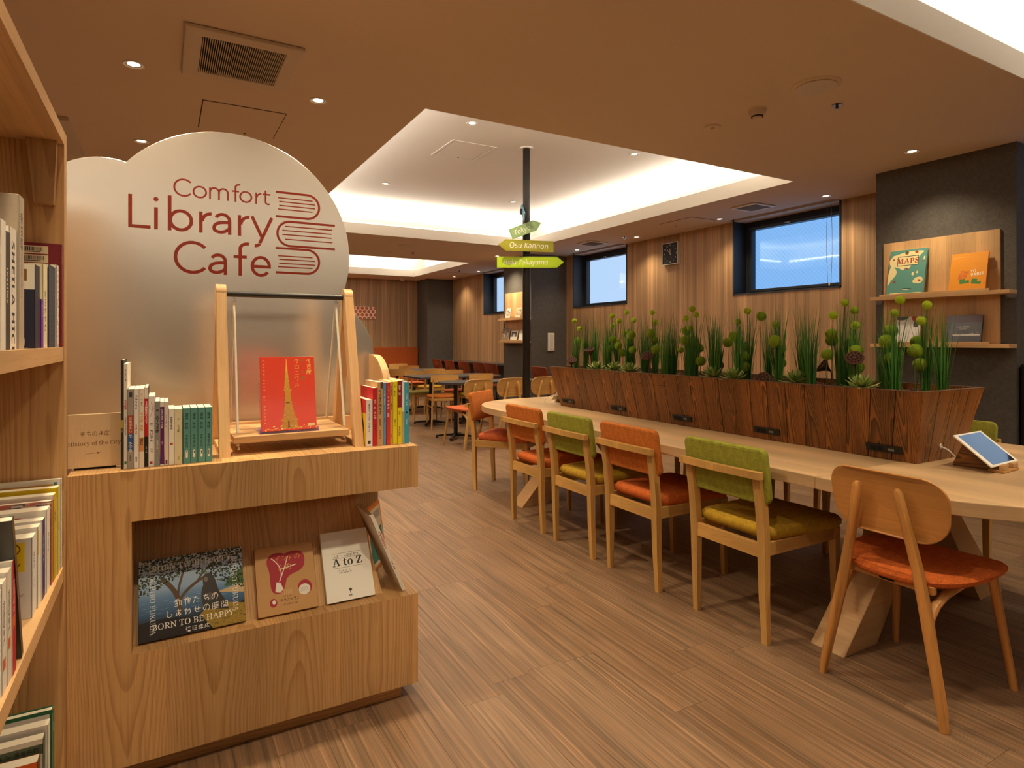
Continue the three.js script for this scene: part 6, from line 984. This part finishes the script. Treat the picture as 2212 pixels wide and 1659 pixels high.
{
  // slatted ceiling vent and hatches
  const grille = (label, cx, cz, w, d, gw, gd, n, mat, fr, drop = .02) => {
    const o = thing('ceiling_vent', label, 'ceiling vent', [cx, CEIL, cz]);
    const s = poly([[-w / 2, -d / 2], [w / 2, -d / 2], [w / 2, d / 2], [-w / 2, d / 2]]); s.holes.push(new THREE.Path([V2(-gw / 2, -gd / 2), V2(-gw / 2, gd / 2), V2(gw / 2, gd / 2), V2(gw / 2, -gd / 2)]));
    const g = extr(s, drop, .006); g.rotateX(Math.PI / 2); g.translate(0, -.0005, 0); part(o, 'frame', g, fr);
    part(o, 'backing', bx(-gw / 2, -.006, -gd / 2, gw / 2, -.001, gd / 2), M.blackMatte);
    if (n > 0) for (let i = 0; i < n; i++) { const x = -gw / 2 + gw * (i + .5) / n; part(o, 'slat', bx(x - gw / n * .17, -drop + .002, -gd / 2, x + gw / n * .17, -.0062, gd / 2), fr); }
    if (n < 0) for (let i = 0; i < -n; i++) { const z = -gd / 2 + gd * (i + .5) / -n, q = new THREE.BoxGeometry(gw, .0015, gd / -n * .9).rotateX(.7).translate(0, -.012, z); part(o, 'slat', q, fr); }
  };
  const ventM = M.tan;
  grille('large beige ceiling vent with dark parallel slots above the sign panel', .335, -3.27, .50, .56, .355, .41, 38, ventM, ventM);
  grille('small square ceiling vent beside the large window', 5.27, -4.27, .31, .31, .24, .24, -8, M.white, M.white, .016);
  grille('small square ceiling vent beside the middle window', 5.27, -6.98, .31, .31, .24, .24, -4, M.white, M.white, .016);
  const cas = thing('ceiling_vent', 'edge of a white ceiling cassette unit half hidden by the bookcase top', 'ceiling vent', [-.92, CEIL, -5.05]);
  const fr = (w, i) => { const s = poly([[-w, -w], [w, -w], [w, w], [-w, w]]); s.holes.push(new THREE.Path([V2(-i, -i), V2(-i, i), V2(i, i), V2(i, -i)])); return s; };
  { const g = extr(fr(.42, .33), .03, .006); g.rotateX(Math.PI / 2); part(cas, 'frame', g, ventM); part(cas, 'louvre', bx(-.29, -.024, -.29, .29, -.004, .29, .004), ventM); part(cas, 'backing', bx(-.33, -.003, -.33, .33, -.001, .33), M.blackMatte); }
  const hatch = (label, x0, z0, x1, z1, y, pm, frame) => {
    const o = thing('ceiling_hatch', label, 'hatch', [(x0 + x1) / 2, y, (z0 + z1) / 2]), w = (x1 - x0) / 2, d = (z1 - z0) / 2;
    part(o, 'gap', bx(-w - .004, -.0016, -d - .004, w + .004, -.0003, d + .004), std({ color: rgb(84, 66, 50), roughness: 1 })); part(o, 'panel', bx(-w + .002, -.004, -d + .002, w - .002, -.0017, d - .002), pm);
    if (frame) { const s = fr(1, 1); const g = extr((() => { const q = poly([[-w - .028, -d - .028], [w + .028, -d - .028], [w + .028, d + .028], [-w - .028, d + .028]]); q.holes.push(new THREE.Path([V2(-w - .004, -d - .004), V2(-w - .004, d + .004), V2(w + .004, d + .004), V2(w + .004, -d - .004)])); return q; })(), .006, .001); g.rotateX(Math.PI / 2); part(o, 'rim', g, pm); }
    part(o, 'latch', cyl(.008, .008, .003, w * .2, -.0055, -d + .025, 12), M.barMetal);
  };
  hatch('ceiling hatch just above the top of the sign panel', .203, -4.436, .653, -3.918, CEIL, M.ceil, false);
  hatch('framed hatch in the white recess near the pole top', 2.295, -5.55, 2.69, -5.09, COF, M.ceilWhite, true);
  hatch('ceiling hatch over the wall clock', 5.12, -5.467, 5.51, -4.965, CEIL, M.ceil, false);
  const disc = (name, label, cat, x, z, r, mat, extra) => { const o = thing(name, label, cat, [x, CEIL, z]); const g = new THREE.LatheGeometry([[0, -.010], [r * .8, -.010], [r * .93, -.008], [r, -.002], [r, 0]].map(([a, b]) => V2(a, b)), 36); part(o, 'body', g, mat); extra?.(o); };
  const speaker = (label, x, z) => disc('ceiling_speaker', label, 'speaker', x, z, .125, M.ceil, (o) => { part(o, 'grille', cyl(.1, .1, .006, 0, -.0125, 0, 36), M.tan); part(o, 'ring', new THREE.TorusGeometry(.101, .003, 6, 40).rotateX(Math.PI / 2).translate(0, -.0125, 0), M.ceil); });
  speaker('round ceiling speaker, large disc at the upper right', 3.06, -2.07); speaker('round ceiling speaker far away behind the white recess', 3.09, -8.52);
  disc('smoke_detector', 'stubby round smoke detector beside the ceiling speaker', 'detector', 3.078, -2.462, .055, M.ceil, (o) => { part(o, 'collar', cyl(.05, .042, .03, 0, -.024, 0, 30), M.ceil); for (let k = 0; k < 8; k++) { const a = k * 45 * D; const g = bx(-.011, -.045, .028, .011, -.039, .034); g.rotateY(a); part(o, 'slot', g, M.blackMatte); } part(o, 'cap', cyl(.03, .024, .012, 0, -.048, 0, 24), M.ceil); });
  disc('ceiling_sensor', 'flat round sensor disc left of the smoke detector', 'detector', 3.074, -2.80, .052, M.ceil, (o) => { part(o, 'mark', new THREE.TorusGeometry(.011, .0016, 5, 14).rotateX(Math.PI / 2).translate(0, -.0105, 0), M.barMetal); part(o, 'led', cyl(.003, .003, .003, .038, -.0105, 0, 8), M.white); });
  disc('ceiling_sensor', 'flat round sensor disc far away behind the white recess', 'detector', 3.087, -9.25, .052, M.ceil);
  const spr = (label, x, y, z) => { const o = thing('sprinkler', label, 'sprinkler', [x, y, z]); part(o, 'escutcheon', cyl(.018, .028, .006, 0, -.0035, 0, 20), M.steel); part(o, 'body', cyl(.007, .009, .02, 0, -.016, 0, 12), M.barMetal); part(o, 'deflector', cyl(.014, .014, .002, 0, -.028, 0, 14), M.steel); };
  spr('small metal sprinkler head below the ceiling speaker', 3.414, CEIL, -2.179); spr('small sprinkler head far off behind the white recess', 3.413, CEIL, -9.143); spr('small sprinkler head left of the window downlight over the clock', 5.33, CEIL, -6.36); spr('tiny sprinkler head before the far window', 5.10, CEIL, -11.08);
  disc('smoke_detector', 'small round detector at the far ceiling edge over the rear wall', 'detector', 4.68, -13.2, .055, M.white, (o) => part(o, 'collar', cyl(.045, .04, .035, 0, -.027, 0, 24), M.white));
  hatch('ceiling hatch near the farthest downlights', 5.05, -11.9, 5.45, -11.45, CEIL, M.ceil, false);
}
scene.traverse((o) => { if (o.isMesh) o.castShadow = o.receiveShadow = true; });
renderer.render(scene, camera);
